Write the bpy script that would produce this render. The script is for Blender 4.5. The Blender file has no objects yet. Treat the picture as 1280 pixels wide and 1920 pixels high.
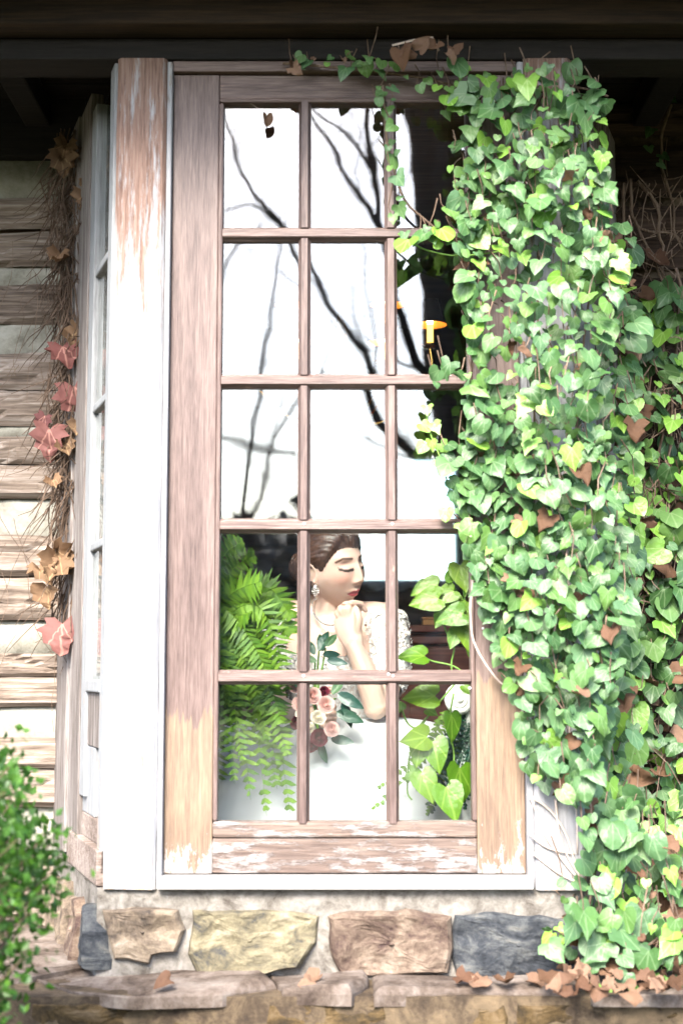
import bpy, bmesh, math, random
import numpy as np
from mathutils import Vector, Matrix, noise, Euler
random.seed(7); np.random.seed(7)
R = math.radians
S = bpy.context.scene
COL = S.collection

# ---------------------------------------------------------------- camera
CAM_Y, CAM_Z = -3.6, 1.25
FPX = 1920 * 50 / 36
TH = math.atan((1255 - 960) / FPX)
cam_d = bpy.data.cameras.new('camera'); cam = bpy.data.objects.new('camera', cam_d); COL.objects.link(cam)
cam.location = (0, CAM_Y, CAM_Z); cam.rotation_euler = (R(90) + TH, 0, 0)
cam_d.sensor_fit = 'VERTICAL'; cam_d.sensor_height = 36; cam_d.sensor_width = 24; cam_d.lens = 50
cam_d.clip_start = 0.05; cam_d.clip_end = 3000
cam_d.dof.use_dof = True; cam_d.dof.focus_distance = 4.13; cam_d.dof.aperture_fstop = 2.3
S.camera = cam
# ---------------------------------------------------------------- world and sun (bright overcast, light from behind the camera)
SUN_EL, SUN_AZ = R(41), R(-14)          # azimuth measured from -Y towards -X
w = bpy.data.worlds.new('World'); S.world = w; w.use_nodes = True
nt = w.node_tree; bg = nt.nodes['Background']
sky = nt.nodes.new('ShaderNodeTexSky'); sky.sky_type = 'NISHITA'; sky.sun_disc = False
sky.sun_elevation = SUN_EL; sky.sun_rotation = R(180) - SUN_AZ
sky.air_density = 1.0; sky.dust_density = 2.0; sky.ozone_density = 1.0; sky.altitude = 100
nt.links.new(sky.outputs[0], bg.inputs[0]); bg.inputs[1].default_value = 0.09
sd = bpy.data.lights.new('sun', 'SUN'); sun = bpy.data.objects.new('sun', sd); COL.objects.link(sun)
sd.energy = 1.5; sd.angle = R(24); sd.color = (1, .94, .85)
sdir = Vector((math.sin(SUN_AZ) * math.cos(SUN_EL), -math.cos(SUN_AZ) * math.cos(SUN_EL), math.sin(SUN_EL)))
sun.rotation_euler = (-sdir).to_track_quat('-Z', 'Y').to_euler(); sun.location = (-3, -9, 9)
vs = S.view_settings
vs.view_transform = 'Standard'; vs.look = 'None'; vs.gamma = 1; vs.exposure = 3.5
S.cycles.use_denoising = True
S.cycles.max_bounces = 8; S.cycles.diffuse_bounces = 4; S.cycles.glossy_bounces = 4; S.cycles.transmission_bounces = 6
S.cycles.transparent_max_bounces = 24; S.cycles.caustics_reflective = False; S.cycles.caustics_refractive = False
S.cycles.sample_clamp_indirect = 6

# ---------------------------------------------------------------- helpers
def at(px, py, Y):
    u = (px - 640) / FPX; v = (960 - py) / FPX
    dy = math.cos(TH) - v * math.sin(TH); dz = math.sin(TH) + v * math.cos(TH)
    t = (Y - CAM_Y) / dy
    return Vector((u * t, Y, CAM_Z + dz * t))
def atz(px, py, Z):
    u = (px - 640) / FPX; v = (960 - py) / FPX
    dy = math.cos(TH) - v * math.sin(TH); dz = math.sin(TH) + v * math.cos(TH)
    t = (Z - CAM_Z) / dz
    return Vector((u * t, CAM_Y + dy * t, Z))
def mir(px, py, Y):                      # where a thing at depth Y (behind the camera) stands to be mirrored at that spot of the glass
    p = at(px, py, -Y); return Vector((p.x, Y, p.z))
def Zf(py, Y=0): return at(640, py, Y).z

class MB:
    def __init__(s): s.v = []; s.f = []; s.m = []
    def add(s, vs_, fs, m=0):
        o = len(s.v); s.v.extend([tuple(v) for v in vs_]); s.f.extend([tuple(i + o for i in f) for f in fs]); s.m.extend([m] * len(fs)); return s
    def box(s, a, b, m=0, mtx=None, bev=0.0):
        x0, y0, z0 = [min(a[i], b[i]) for i in range(3)]; x1, y1, z1 = [max(a[i], b[i]) for i in range(3)]
        if bev <= 0:
            vs_ = [Vector((x, y, z)) for x in (x0, x1) for y in (y0, y1) for z in (z0, z1)]
            fs = [(0, 1, 3, 2), (4, 6, 7, 5), (0, 4, 5, 1), (2, 3, 7, 6), (0, 2, 6, 4), (1, 5, 7, 3)]
        else:
            bm = bmesh.new(); bmesh.ops.create_cube(bm, size=1)
            for v in bm.verts: v.co = Vector(((x0 + x1) / 2 + v.co.x * (x1 - x0), (y0 + y1) / 2 + v.co.y * (y1 - y0), (z0 + z1) / 2 + v.co.z * (z1 - z0)))
            bmesh.ops.bevel(bm, geom=bm.edges[:], offset=min(bev, .45 * min(x1 - x0, y1 - y0, z1 - z0)), segments=2, affect='EDGES', profile=.5)
            bm.verts.index_update(); vs_ = [v.co.copy() for v in bm.verts]; fs = [tuple(v.index for v in f.verts) for f in bm.faces]; bm.free()
        if mtx is not None: vs_ = [mtx @ v for v in vs_]
        return s.add(vs_, fs, m)
    def tube(s, pts, rad, n=5, m=0, cap=True):
        pts = [Vector(p) for p in pts]
        if not hasattr(rad, '__len__'): rad = [rad] * len(pts)
        vs_ = []; fs = []; ref = Vector((.31, .17, .93)).normalized()
        for i, p in enumerate(pts):
            t = (pts[min(i + 1, len(pts) - 1)] - pts[max(i - 1, 0)])
            if t.length < 1e-9: t = Vector((0, 0, 1))
            t.normalize()
            a = t.cross(ref)
            if a.length < .05: a = t.cross(Vector((1, 0, 0)))
            a.normalize(); b = t.cross(a)
            for k in range(n):
                an = 2 * math.pi * k / n; vs_.append(p + (a * math.cos(an) + b * math.sin(an)) * rad[i])
        for i in range(len(pts) - 1):
            for k in range(n): fs.append((i * n + k, i * n + (k + 1) % n, (i + 1) * n + (k + 1) % n, (i + 1) * n + k))
        if cap: fs.append(tuple(range(n - 1, -1, -1))); fs.append(tuple((len(pts) - 1) * n + k for k in range(n)))
        return s.add(vs_, fs, m)
    def lathe(s, prof, c, n=24, m=0, axis=None):
        c = Vector(c); vs_ = []; fs = []
        for r, z in prof:
            for k in range(n):
                a = 2 * math.pi * k / n; q = Vector((r * math.cos(a), r * math.sin(a), z))
                if axis is not None: q = axis @ q
                vs_.append(c + q)
        for i in range(len(prof) - 1):
            for k in range(n): fs.append((i * n + k, i * n + (k + 1) % n, (i + 1) * n + (k + 1) % n, (i + 1) * n + k))
        return s.add(vs_, fs, m)
    def ball(s, c, r, m=0, sub=2):
        bm = bmesh.new(); bmesh.ops.create_icosphere(bm, subdivisions=sub, radius=1)
        c = Vector(c); r = Vector(r) if hasattr(r, '__len__') else Vector((r, r, r))
        vs_ = [c + Vector((v.co.x * r.x, v.co.y * r.y, v.co.z * r.z)) for v in bm.verts]
        bm.verts.index_update(); fs = [tuple(v.index for v in f.verts) for f in bm.faces]; bm.free()
        return s.add(vs_, fs, m)
    def mesh(s, name, mats, off=Vector((0, 0, 0)), smooth=False):
        me = bpy.data.meshes.new(name)
        me.from_pydata([(v[0] - off[0], v[1] - off[1], v[2] - off[2]) for v in s.v], [], s.f)
        for mt in (mats if isinstance(mats, (list, tuple)) else [mats]): me.materials.append(mt)
        me.polygons.foreach_set('material_index', s.m)
        if smooth: me.polygons.foreach_set('use_smooth', [True] * len(s.f))
        me.update(); return me
    def build(s, name, mats, parent=None, smooth=False):
        off = Vector(root_loc(parent)) if parent else Vector((0, 0, 0))
        return link(name, s.mesh(name, mats, off, smooth), parent)

def root_loc(p):
    while p.parent: p = p.parent
    return p.location
def link(name, me, parent=None):
    o = bpy.data.objects.new(name, me); COL.objects.link(o)
    if parent: o.parent = parent
    return o
def put(name, me, M, parent):            # a piece with shared mesh data, M is its world matrix
    o = link(name, me, parent); o.matrix_basis = Matrix.Translation(-Vector(root_loc(parent))) @ M; return o
def tag(o, label, cat, group=None, kind=None):
    o['label'] = label; o['category'] = cat
    if group: o['group'] = group
    if kind: o['kind'] = kind
    return o
def thing(name, label, cat, loc=(0, 0, 0), group=None, kind=None):
    o = bpy.data.objects.new(name, None); COL.objects.link(o); o.location = loc; o.empty_display_size = .05
    return tag(o, label, cat, group, kind)
def fr(nrm, tip, loc, sc=1.0):            # leaf frame: local z = nrm, local -y = tip
    z = Vector(nrm).normalized(); y = -Vector(tip); y = (y - z * y.dot(z)).normalized(); x = y.cross(z)
    M = Matrix((x, y, z)).transposed().to_4x4(); M = M @ Matrix.Scale(sc, 4); M.translation = Vector(loc); return M
def rv(a=1.0): return Vector((random.uniform(-a, a), random.uniform(-a, a), random.uniform(-a, a)))
def spline(pts, n=6):
    pts = [Vector(p) for p in pts]; out = []
    for i in range(len(pts) - 1):
        p0 = pts[max(i - 1, 0)]; p1 = pts[i]; p2 = pts[i + 1]; p3 = pts[min(i + 2, len(pts) - 1)]
        for k in range(n):
            t = k / n
            out.append(.5 * ((2 * p1) + (p2 - p0) * t + (2 * p0 - 5 * p1 + 4 * p2 - p3) * t * t + (3 * p1 - p0 - 3 * p2 + p3) * t ** 3))
    out.append(pts[-1]); return out
def inpoly(x, y, P):
    c = False; j = len(P) - 1
    for i in range(len(P)):
        if (P[i][1] > y) != (P[j][1] > y) and x < (P[j][0] - P[i][0]) * (y - P[i][1]) / (P[j][1] - P[i][1]) + P[i][0]: c = not c
        j = i
    return c

# ---------------------------------------------------------------- materials
def newmat(name, rough=.6, spec=.4):
    m = bpy.data.materials.new(name); m.use_nodes = True
    b = m.node_tree.nodes['Principled BSDF']; b.inputs['Roughness'].default_value = rough; b.inputs['Specular IOR Level'].default_value = spec
    return m, m.node_tree, b
def nz(nt, scale, sv=(1, 1, 1), detail=6, rough=.6, off=(0, 0, 0), dist=0.0, coord='Object'):
    tc = nt.nodes.new('ShaderNodeTexCoord'); mp = nt.nodes.new('ShaderNodeMapping'); mp.inputs['Scale'].default_value = sv; mp.inputs['Location'].default_value = off
    n = nt.nodes.new('ShaderNodeTexNoise'); n.inputs['Scale'].default_value = scale; n.inputs['Detail'].default_value = detail; n.inputs['Roughness'].default_value = rough; n.inputs['Distortion'].default_value = dist
    nt.links.new(tc.outputs[coord], mp.inputs[0]); nt.links.new(mp.outputs[0], n.inputs[0]); return n.outputs['Fac']
def ramp(nt, fac, stops):
    r = nt.nodes.new('ShaderNodeValToRGB'); e = r.color_ramp.elements
    while len(e) < len(stops): e.new(.5)
    for k, (p, c) in enumerate(stops):
        e[k].position = p; e[k].color = (*c, 1) if hasattr(c, '__len__') else (c, c, c, 1)
    nt.links.new(fac, r.inputs[0]); return r.outputs[0]
def mix(nt, fac, a, b, mode='MIX'):
    n = nt.nodes.new('ShaderNodeMix'); n.data_type = 'RGBA'; n.blend_type = mode
    for s_, v in ((n.inputs[0], fac), (n.inputs[6], a), (n.inputs[7], b)):
        if hasattr(v, 'is_output'): nt.links.new(v, s_)
        elif hasattr(v, '__len__'): s_.default_value = (*v, 1)
        else: s_.default_value = v
    return n.outputs[2]
def mth(nt, op, a, b=None, c=None, clamp=False):
    n = nt.nodes.new('ShaderNodeMath'); n.operation = op; n.use_clamp = clamp
    for k, v in enumerate((a, b, c)):
        if v is None: continue
        if hasattr(v, 'is_output'): nt.links.new(v, n.inputs[k])
        else: n.inputs[k].default_value = v
    return n.outputs[0]
def bump(nt, b, h, strength=.5, dist=.01):
    n = nt.nodes.new('ShaderNodeBump'); n.inputs['Strength'].default_value = strength; n.inputs['Distance'].default_value = dist
    nt.links.new(h, n.inputs['Height']); nt.links.new(n.outputs[0], b.inputs['Normal'])
def coord(nt, k, kind='Object'):
    tc = nt.nodes.new('ShaderNodeTexCoord'); sp = nt.nodes.new('ShaderNodeSeparateXYZ'); nt.links.new(tc.outputs[kind], sp.inputs[0]); return sp.outputs[k]
def setc(nt, b, c): nt.links.new(c, b.inputs['Base Color'])

GR = {'z': (1, 1, .06), 'x': (.06, 1, 1), 'y': (1, .06, 1)}
def grain(nt, scale, axis):
    a = nz(nt, scale, GR[axis], 6, .65, dist=.4); b = nz(nt, scale * 3.2, GR[axis], 4, .6, off=(7, 3, 5))
    return mth(nt, 'MULTIPLY_ADD', mth(nt, 'SUBTRACT', mth(nt, 'ADD', mth(nt, 'MULTIPLY', a, .5), mth(nt, 'MULTIPLY', b, .5)), .5), 1.5, .5)
def wood(name, axis, cols, scale=60, rough=.65, bmp=.5, paint=None, amt=.5, pscale=14, coarse=4, spec=.3):
    m, nt, b = newmat(name, rough, spec)
    g = grain(nt, scale, axis); big = nz(nt, coarse, GR[axis], 4, .6, off=(3, 1, 2))
    f = mth(nt, 'ADD', mth(nt, 'MULTIPLY', g, .6), mth(nt, 'MULTIPLY', big, .4))
    c = ramp(nt, f, [(.34, cols[0]), (.5, cols[1]), (.66, cols[2])])
    h = g
    if paint is not None:
        p1 = nz(nt, pscale, tuple(.25 if v < .5 else 1 for v in GR[axis]), 9, .72, off=(5, 2, 7)); p2 = nz(nt, 3, GR[axis], 3, .5, off=(1, 9, 4))
        pf = mth(nt, 'ADD', mth(nt, 'MULTIPLY', p1, .65), mth(nt, 'MULTIPLY', p2, .35))
        msk = ramp(nt, pf, [(amt - .025, 0.0), (amt + .025, 1.0)])
        pc_ = mix(nt, 1.0, paint, ramp(nt, mth(nt, 'ADD', mth(nt, 'MULTIPLY', g, .6), mth(nt, 'MULTIPLY', p2, .4)), [(.3, .45), (.46, .85), (.6, 1.0)]), 'MULTIPLY')
        c = mix(nt, msk, pc_, c); h = mth(nt, 'SUBTRACT', g, mth(nt, 'MULTIPLY', msk, .6))
    setc(nt, b, c); bump(nt, b, h, bmp, .004)
    m['tail'] = 1
    return m
M_ = {}
M_['post'] = wood('weathered_white_paint', 'z', [(.2, .12, .08), (.28, .19, .14), (.36, .28, .24)], 70, .7, .9, paint=(.30, .296, .305), amt=.6, pscale=16)
def top_worn_shaded():                                   # flaked paint at the post's top end, its brown also painting in eave shade
    m = M_['post'].copy(); m.name = 'post_paint_flaked_shaded_at_head'; nt = m.node_tree; b = nt.nodes['Principled BSDF']
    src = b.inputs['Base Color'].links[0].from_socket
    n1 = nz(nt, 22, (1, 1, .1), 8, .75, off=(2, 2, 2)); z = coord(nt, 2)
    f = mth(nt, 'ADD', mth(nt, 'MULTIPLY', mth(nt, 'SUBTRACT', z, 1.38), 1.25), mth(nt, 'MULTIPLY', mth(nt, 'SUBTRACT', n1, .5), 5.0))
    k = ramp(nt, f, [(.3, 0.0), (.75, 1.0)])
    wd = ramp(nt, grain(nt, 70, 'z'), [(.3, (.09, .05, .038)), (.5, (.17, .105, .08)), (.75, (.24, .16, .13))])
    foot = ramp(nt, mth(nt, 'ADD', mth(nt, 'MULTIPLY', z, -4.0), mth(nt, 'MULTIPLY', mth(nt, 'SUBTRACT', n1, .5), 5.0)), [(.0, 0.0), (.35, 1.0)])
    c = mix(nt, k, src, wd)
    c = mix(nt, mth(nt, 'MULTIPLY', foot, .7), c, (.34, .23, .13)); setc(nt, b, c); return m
M_['post_head'] = top_worn_shaded()
def door_mat(name, axis, peel=0):
    m, nt, b = newmat(name, .5, .4)
    g = grain(nt, 75, axis); big = nz(nt, 5, GR[axis], 4, .6, off=(3, 1, 2))
    c = ramp(nt, mth(nt, 'ADD', mth(nt, 'MULTIPLY', g, .55), mth(nt, 'MULTIPLY', big, .45)), [(.34, (.042, .024, .02)), (.46, (.092, .06, .052)), (.56, (.138, .096, .083)), (.7, (.22, .165, .145))])
    h = g
    x = coord(nt, 0); z = coord(nt, 2)
    if peel:                                      # stain gone below a jagged line: raw orange-grey wood, with old white paint at the foot
        j = nz(nt, 16, (1, 1, .02), 3, .9, off=(4, 4, 4))
        edge = mth(nt, 'ADD', z, mth(nt, 'MULTIPLY', mth(nt, 'SUBTRACT', j, .5), .35))
        msk = ramp(nt, edge, [(peel - .004, 1.0), (peel + .004, 0.0)])
        raw = ramp(nt, mth(nt, 'ADD', mth(nt, 'MULTIPLY', g, .4), mth(nt, 'MULTIPLY', nz(nt, 9, (1, 1, .12), 6, .7, off=(8, 1, 1)), .6)), [(.3, (.06, .038, .028)), (.46, (.13, .087, .06)), (.58, (.215, .147, .097)), (.7, (.31, .225, .155))])
        c = mix(nt, msk, c, raw)
        p = nz(nt, 42, (1, 1, .3), 9, .8, off=(1, 7, 3))
        pf = mth(nt, 'ADD', p, mth(nt, 'MULTIPLY', z, -1.5))
        c = mix(nt, ramp(nt, pf, [(.44, 0.0), (.47, 1.0)]), c, (.3, .28, .265))
    else:
        p = nz(nt, 18, tuple(.3 if v < .5 else 1 for v in GR[axis]), 9, .75, off=(2, 6, 1))
        c = mix(nt, ramp(nt, p, [(.62, 0.0), (.68, 1.0)]), c, (.32, .2, .15))
    setc(nt, b, c); bump(nt, b, h, .6, .003); return m
M_['stile'] = door_mat('purple_brown_stain_vertical', 'z', .39)
M_['stile_b'] = door_mat('brown_stain_vertical_worn', 'z', .5)
M_['rail'] = door_mat('purple_brown_stain_horizontal', 'x')
M_['muntin'] = door_mat('purple_brown_stain_bar', 'z')
M_['botrail'] = wood('bottom_rail_flaking', 'x', [(.05, .033, .027), (.11, .078, .064), (.2, .15, .12)], 60, .7, .8, paint=(.3, .27, .255), amt=.475, pscale=24)
M_['sillwhite'] = wood('white_sill_paint', 'x', [(.2, .19, .18), (.32, .31, .3), (.38, .37, .36)], 30, .5, .2)
M_['sash'] = wood('sash_old_white_paint', 'z', [(.22, .15, .11), (.35, .27, .22), (.42, .36, .3)], 70, .65, .5, paint=(.25, .26, .27), amt=.57, pscale=30)
M_['grey'] = wood('grey_weathered_board', 'z', [(.03, .023, .02), (.14, .12, .11), (.3, .28, .27)], 55, .85, 1.0)
M_['greyx'] = wood('grey_weathered_plank', 'x', [(.06, .04, .03), (.18, .14, .12), (.32, .28, .25)], 55, .85, 1.0)
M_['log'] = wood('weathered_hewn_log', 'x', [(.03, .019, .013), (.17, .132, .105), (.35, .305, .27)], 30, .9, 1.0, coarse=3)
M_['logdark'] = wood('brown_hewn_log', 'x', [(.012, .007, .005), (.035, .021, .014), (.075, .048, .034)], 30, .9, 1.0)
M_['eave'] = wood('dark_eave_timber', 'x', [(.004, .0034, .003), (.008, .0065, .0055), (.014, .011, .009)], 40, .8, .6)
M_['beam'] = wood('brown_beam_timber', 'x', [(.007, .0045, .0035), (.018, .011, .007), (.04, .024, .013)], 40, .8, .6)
M_['inwood'] = wood('dark_interior_plank', 'x', [(.07, .04, .03), (.14, .084, .06), (.22, .135, .1)], 30, .6, .4)
M_['mahog'] = wood('mahogany', 'x', [(.05, .014, .01), (.11, .03, .02), (.17, .055, .035)], 40, .35, .1, spec=.5)
M_['pine'] = wood('orange_pine', 'x', [(.28, .12, .04), (.42, .2, .07), (.5, .27, .1)], 40, .5, .1)
def mineral(name, cols, scale=9, rough=.85, bmp=.8, bd=.012, fine=90, pos=(.36, .46, .54, .66), sv=(1, 1, 1)):
    m, nt, b = newmat(name, rough, .25)
    a = nz(nt, scale, sv, 8, .65, dist=.6); f = nz(nt, fine, (1, 1, 1), 6, .7); 
    t = mth(nt, 'ADD', mth(nt, 'MULTIPLY', a, .75), mth(nt, 'MULTIPLY', f, .25))
    setc(nt, b, ramp(nt, t, list(zip(pos, cols)))); bump(nt, b, t, bmp, bd); return m
M_['mortar'] = mineral('pale_mortar', [(.06, .05, .042), (.125, .113, .098), (.175, .16, .143), (.24, .224, .205)], 16, .95, .9, .01)
M_['chink'] = mineral('grey_chinking', [(.13, .12, .095), (.21, .2, .165), (.27, .26, .22), (.33, .32, .28)], 6, .95, .5, .006)
M_['st_tan'] = mineral('tan_sandstone', [(.03, .024, .02), (.1, .076, .056), (.16, .125, .09), (.24, .2, .16)], 14)
M_['st_gold'] = mineral('golden_stained_sandstone', [(.025, .027, .03), (.085, .073, .048), (.14, .12, .075), (.22, .195, .145)], 12, sv=(1, 1, 1.8))
M_['st_brown'] = mineral('brown_sandstone', [(.03, .016, .015), (.085, .058, .044), (.14, .103, .076), (.21, .17, .135)], 13)
M_['st_blue'] = mineral('blue_grey_slate', [(.008, .01, .013), (.024, .027, .032), (.055, .058, .06), (.12, .115, .1)], 11, sv=(1, 1, 2))
M_['st_flag'] = mineral('pinkish_flagstone', [(.03, .02, .015), (.075, .056, .044), (.12, .095, .08), (.18, .155, .135)], 8)
M_['st_moss'] = mineral('ochre_riser_stone', [(.008, .008, .006), (.03, .02, .009), (.07, .045, .018), (.12, .085, .05)], 8, sv=(1, 1, 2))
M_['soil'] = mineral('leaf_strewn_soil', [(.02, .014, .01), (.05, .035, .022), (.09, .065, .04), (.14, .1, .06)], 12)
M_['lawn'] = mineral('winter_lawn', [(.018, .02, .009), (.034, .037, .016), (.05, .047, .024), (.07, .062, .036)], 3)

def glassmat(name='window_glass', f0=.075, tint=(.97, .99, .98), wav=0.0):
    m = bpy.data.materials.new(name); m.use_nodes = True; nt = m.node_tree; nt.nodes.clear()
    out = nt.nodes.new('ShaderNodeOutputMaterial'); tr = nt.nodes.new('ShaderNodeBsdfTransparent'); gl = nt.nodes.new('ShaderNodeBsdfGlossy'); mx = nt.nodes.new('ShaderNodeMixShader')
    tr.inputs[0].default_value = (*tint, 1); gl.inputs['Roughness'].default_value = 0.0; gl.inputs[0].default_value = (1, 1, 1, 1)
    lw = nt.nodes.new('ShaderNodeLayerWeight'); lw.inputs[0].default_value = .5
    f = mth(nt, 'MULTIPLY_ADD', mth(nt, 'POWER', lw.outputs['Facing'], 5.0), 1 - f0, f0, True)
    if wav:
        n = nz(nt, 9, (1, 1, 1), 1, .4); bp = nt.nodes.new('ShaderNodeBump'); bp.inputs['Strength'].default_value = wav; bp.inputs['Distance'].default_value = .002
        nt.links.new(n, bp.inputs['Height']); nt.links.new(bp.outputs[0], gl.inputs['Normal'])
    nt.links.new(f, mx.inputs[0]); nt.links.new(tr.outputs[0], mx.inputs[1]); nt.links.new(gl.outputs[0], mx.inputs[2]); nt.links.new(mx.outputs[0], out.inputs[0]); return m
M_['glass'] = glassmat(wav=.12)

def leafmat(name, cols, rough=.38, spec=.5, trans=.25, vein=.0, veincol=(.3, .45, .22), bright=1.0):
    m, nt, b = newmat(name, rough, spec)
    oi = nt.nodes.new('ShaderNodeObjectInfo'); ge = nt.nodes.new('ShaderNodeNewGeometry')
    r = mth(nt, 'FRACT', mth(nt, 'ADD', oi.outputs['Random'], ge.outputs['Random Per Island']))
    n = len(cols); c = ramp(nt, r, [(k / max(n - 1, 1), cols[k]) for k in range(n)])
    v = nz(nt, 3.0, (1, 1, 1), 4, .6)
    c = mix(nt, mth(nt, 'MULTIPLY', v, .4), c, tuple(x * .5 for x in cols[0]))
    if vein:
        ax = mth(nt, 'ABSOLUTE', coord(nt, 0)); y = coord(nt, 1)
        s1 = mth(nt, 'ABSOLUTE', mth(nt, 'SUBTRACT', ax, mth(nt, 'MULTIPLY', mth(nt, 'ABSOLUTE', y), .55)))
        ln = mth(nt, 'MINIMUM', ax, mth(nt, 'MULTIPLY', s1, 1.3))
        c = mix(nt, mth(nt, 'MULTIPLY', ramp(nt, ln, [(.012, 1.0), (.045, 0.0)]), vein), c, veincol)
    setc(nt, b, c); bump(nt, b, nz(nt, 6, (1, 1, 1), 3, .5), .12, .03)
    if trans:
        tl = nt.nodes.new('ShaderNodeBsdfTranslucent'); nt.links.new(c, tl.inputs[0]); mx = nt.nodes.new('ShaderNodeMixShader'); mx.inputs[0].default_value = trans
        nt.links.new(b.outputs[0], mx.inputs[1]); nt.links.new(tl.outputs[0], mx.inputs[2]); nt.links.new(mx.outputs[0], nt.nodes['Material Output'].inputs[0])
    return m
M_['ivy'] = leafmat('ivy_leaf', [(.035, .095, .025), (.065, .155, .045), (.11, .215, .085), (.12, .24, .05), (.055, .13, .045), (.09, .19, .08)], .46, .5, .25, .25, (.3, .4, .22))
M_['ivyy'] = leafmat('young_ivy_leaf', [(.13, .3, .04), (.2, .38, .05), (.16, .32, .08)], .4, .5, .25, .35, (.4, .55, .2))
M_['dry'] = leafmat('dry_leaf', [(.07, .036, .02), (.14, .075, .042), (.24, .15, .1), (.1, .05, .03), (.19, .11, .07)], .75, .2, .2)
M_['red'] = leafmat('red_autumn_leaf', [(.13, .045, .04), (.19, .08, .072), (.24, .125, .105), (.11, .04, .042)], .7, .2, .2, .4, (.55, .3, .24))
M_['tan'] = leafmat('tan_autumn_leaf', [(.15, .09, .05), (.22, .14, .085), (.17, .09, .045)], .75, .2, .2, .3, (.5, .36, .2))
M_['fern'] = leafmat('fern_green', [(.06, .15, .01), (.11, .22, .012), (.16, .28, .018), (.04, .1, .01)], .5, .35, .3)
M_['pothos'] = leafmat('pothos_green', [(.08, .2, .008), (.12, .25, .01), (.17, .28, .015)], .4, .5, .35, .3, (.4, .55, .1))
M_['box'] = leafmat('boxwood_green', [(.02, .07, .008), (.045, .13, .014), (.08, .19, .02)], .45, .4, .35)
M_['wood_far'] = leafmat('far_evergreen', [(.1, .1, .09), (.14, .135, .12), (.18, .17, .155)], .8, .1, 0)
M_['darkleaf'] = leafmat('dark_bouquet_leaf', [(.01, .04, .03), (.02, .075, .03), (.012, .06, .05)], .35, .5, .1)
def plain(name, c, rough=.5, spec=.4, metal=0, em=None, es=0):
    m, nt, b = newmat(name, rough, spec); b.inputs['Metallic'].default_value = metal
    v = nz(nt, 25, (1, 1, 1), 4, .6); setc(nt, b, mix(nt, mth(nt, 'MULTIPLY', v, .35), c, tuple(x * .7 for x in c)))
    if em: b.inputs['Emission Color'].default_value = (*em, 1); b.inputs['Emission Strength'].default_value = es
    return m
M_['twig'] = wood('dead_vine_twig', 'z', [(.03, .018, .012), (.07, .045, .03), (.13, .09, .065)], 60, .9, .6)
M_['stem'] = wood('woody_stem', 'z', [(.05, .03, .02), (.12, .08, .055), (.22, .16, .12)], 60, .9, .6)
M_['gstem'] = plain('green_stem', (.16, .3, .05), .5)
M_['rstem'] = plain('pale_root_stem', (.5, .4, .34), .8)
M_['bark'] = wood('dark_bark', 'z', [(.02, .014, .01), (.045, .034, .028), (.08, .064, .055)], 20, .95, 1)
M_['black'] = plain('black_shade', (.035, .033, .036), .22, .6)
M_['brass'] = plain('brass', (.8, .48, .14), .25, .5, 1)
M_['goldin'] = plain('gold_lining', (.85, .42, .08), .35, .5, .3)
M_['bulb'] = plain('lit_candle_bulb', (1, .6, .2), .4, .4, 0, (1, .5, .1), .5)
M_['flame'] = plain('lit_bulb_tip', (1, .9, .7), .4, .4, 0, (1, .75, .4), 3)
M_['white'] = mineral('white_plaster_stone', [(.5, .48, .46), (.62, .6, .58), (.7, .69, .67), (.74, .73, .72)], 6, .8, .4, .004)
M_['clay'] = mineral('dark_clay', [(.05, .03, .025), (.09, .05, .04), (.13, .075, .055), (.16, .1, .08)], 8)
M_['screw'] = plain('pale_filled_screw', (.6, .58, .58), .5)
# ================================================================ ground
g = MB(); N = 60
def gh(x, y): return -.03 + .05 * noise.noise(Vector((x * .4, y * .4, 0))) if max(abs(x), abs(y)) < 12 else -.03
ax = [-900, -300, -120, -60, -35, -25] + [-18 + k for k in range(37)] + [25, 35, 60, 120, 300, 900]
g.add([(x, y, gh(x, y)) for y in ax for x in ax], [(j * len(ax) + i, j * len(ax) + i + 1, (j + 1) * len(ax) + i + 1, (j + 1) * len(ax) + i) for j in range(len(ax) - 1) for i in range(len(ax) - 1)])
tag(g.build('ground', M_['lawn'], smooth=True), 'winter lawn and bare soil around the cabin', 'ground', kind='structure')

# ================================================================ cabin shell, eaves
SOFF = 3.03; OH = -.6
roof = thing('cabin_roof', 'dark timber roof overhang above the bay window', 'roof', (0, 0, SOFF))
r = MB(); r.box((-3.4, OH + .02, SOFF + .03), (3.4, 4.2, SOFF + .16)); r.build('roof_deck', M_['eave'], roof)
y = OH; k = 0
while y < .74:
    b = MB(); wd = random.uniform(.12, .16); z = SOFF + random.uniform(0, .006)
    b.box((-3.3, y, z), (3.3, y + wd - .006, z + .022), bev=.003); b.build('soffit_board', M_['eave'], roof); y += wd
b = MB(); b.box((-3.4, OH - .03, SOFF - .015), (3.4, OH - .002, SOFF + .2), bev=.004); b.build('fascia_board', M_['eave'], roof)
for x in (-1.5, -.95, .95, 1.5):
    b = MB(); b.box((x - .04, OH + .01, SOFF - .09), (x + .04, .7, SOFF - .001), bev=.006); b.build('rafter_tail', M_['eave'], roof)

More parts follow.
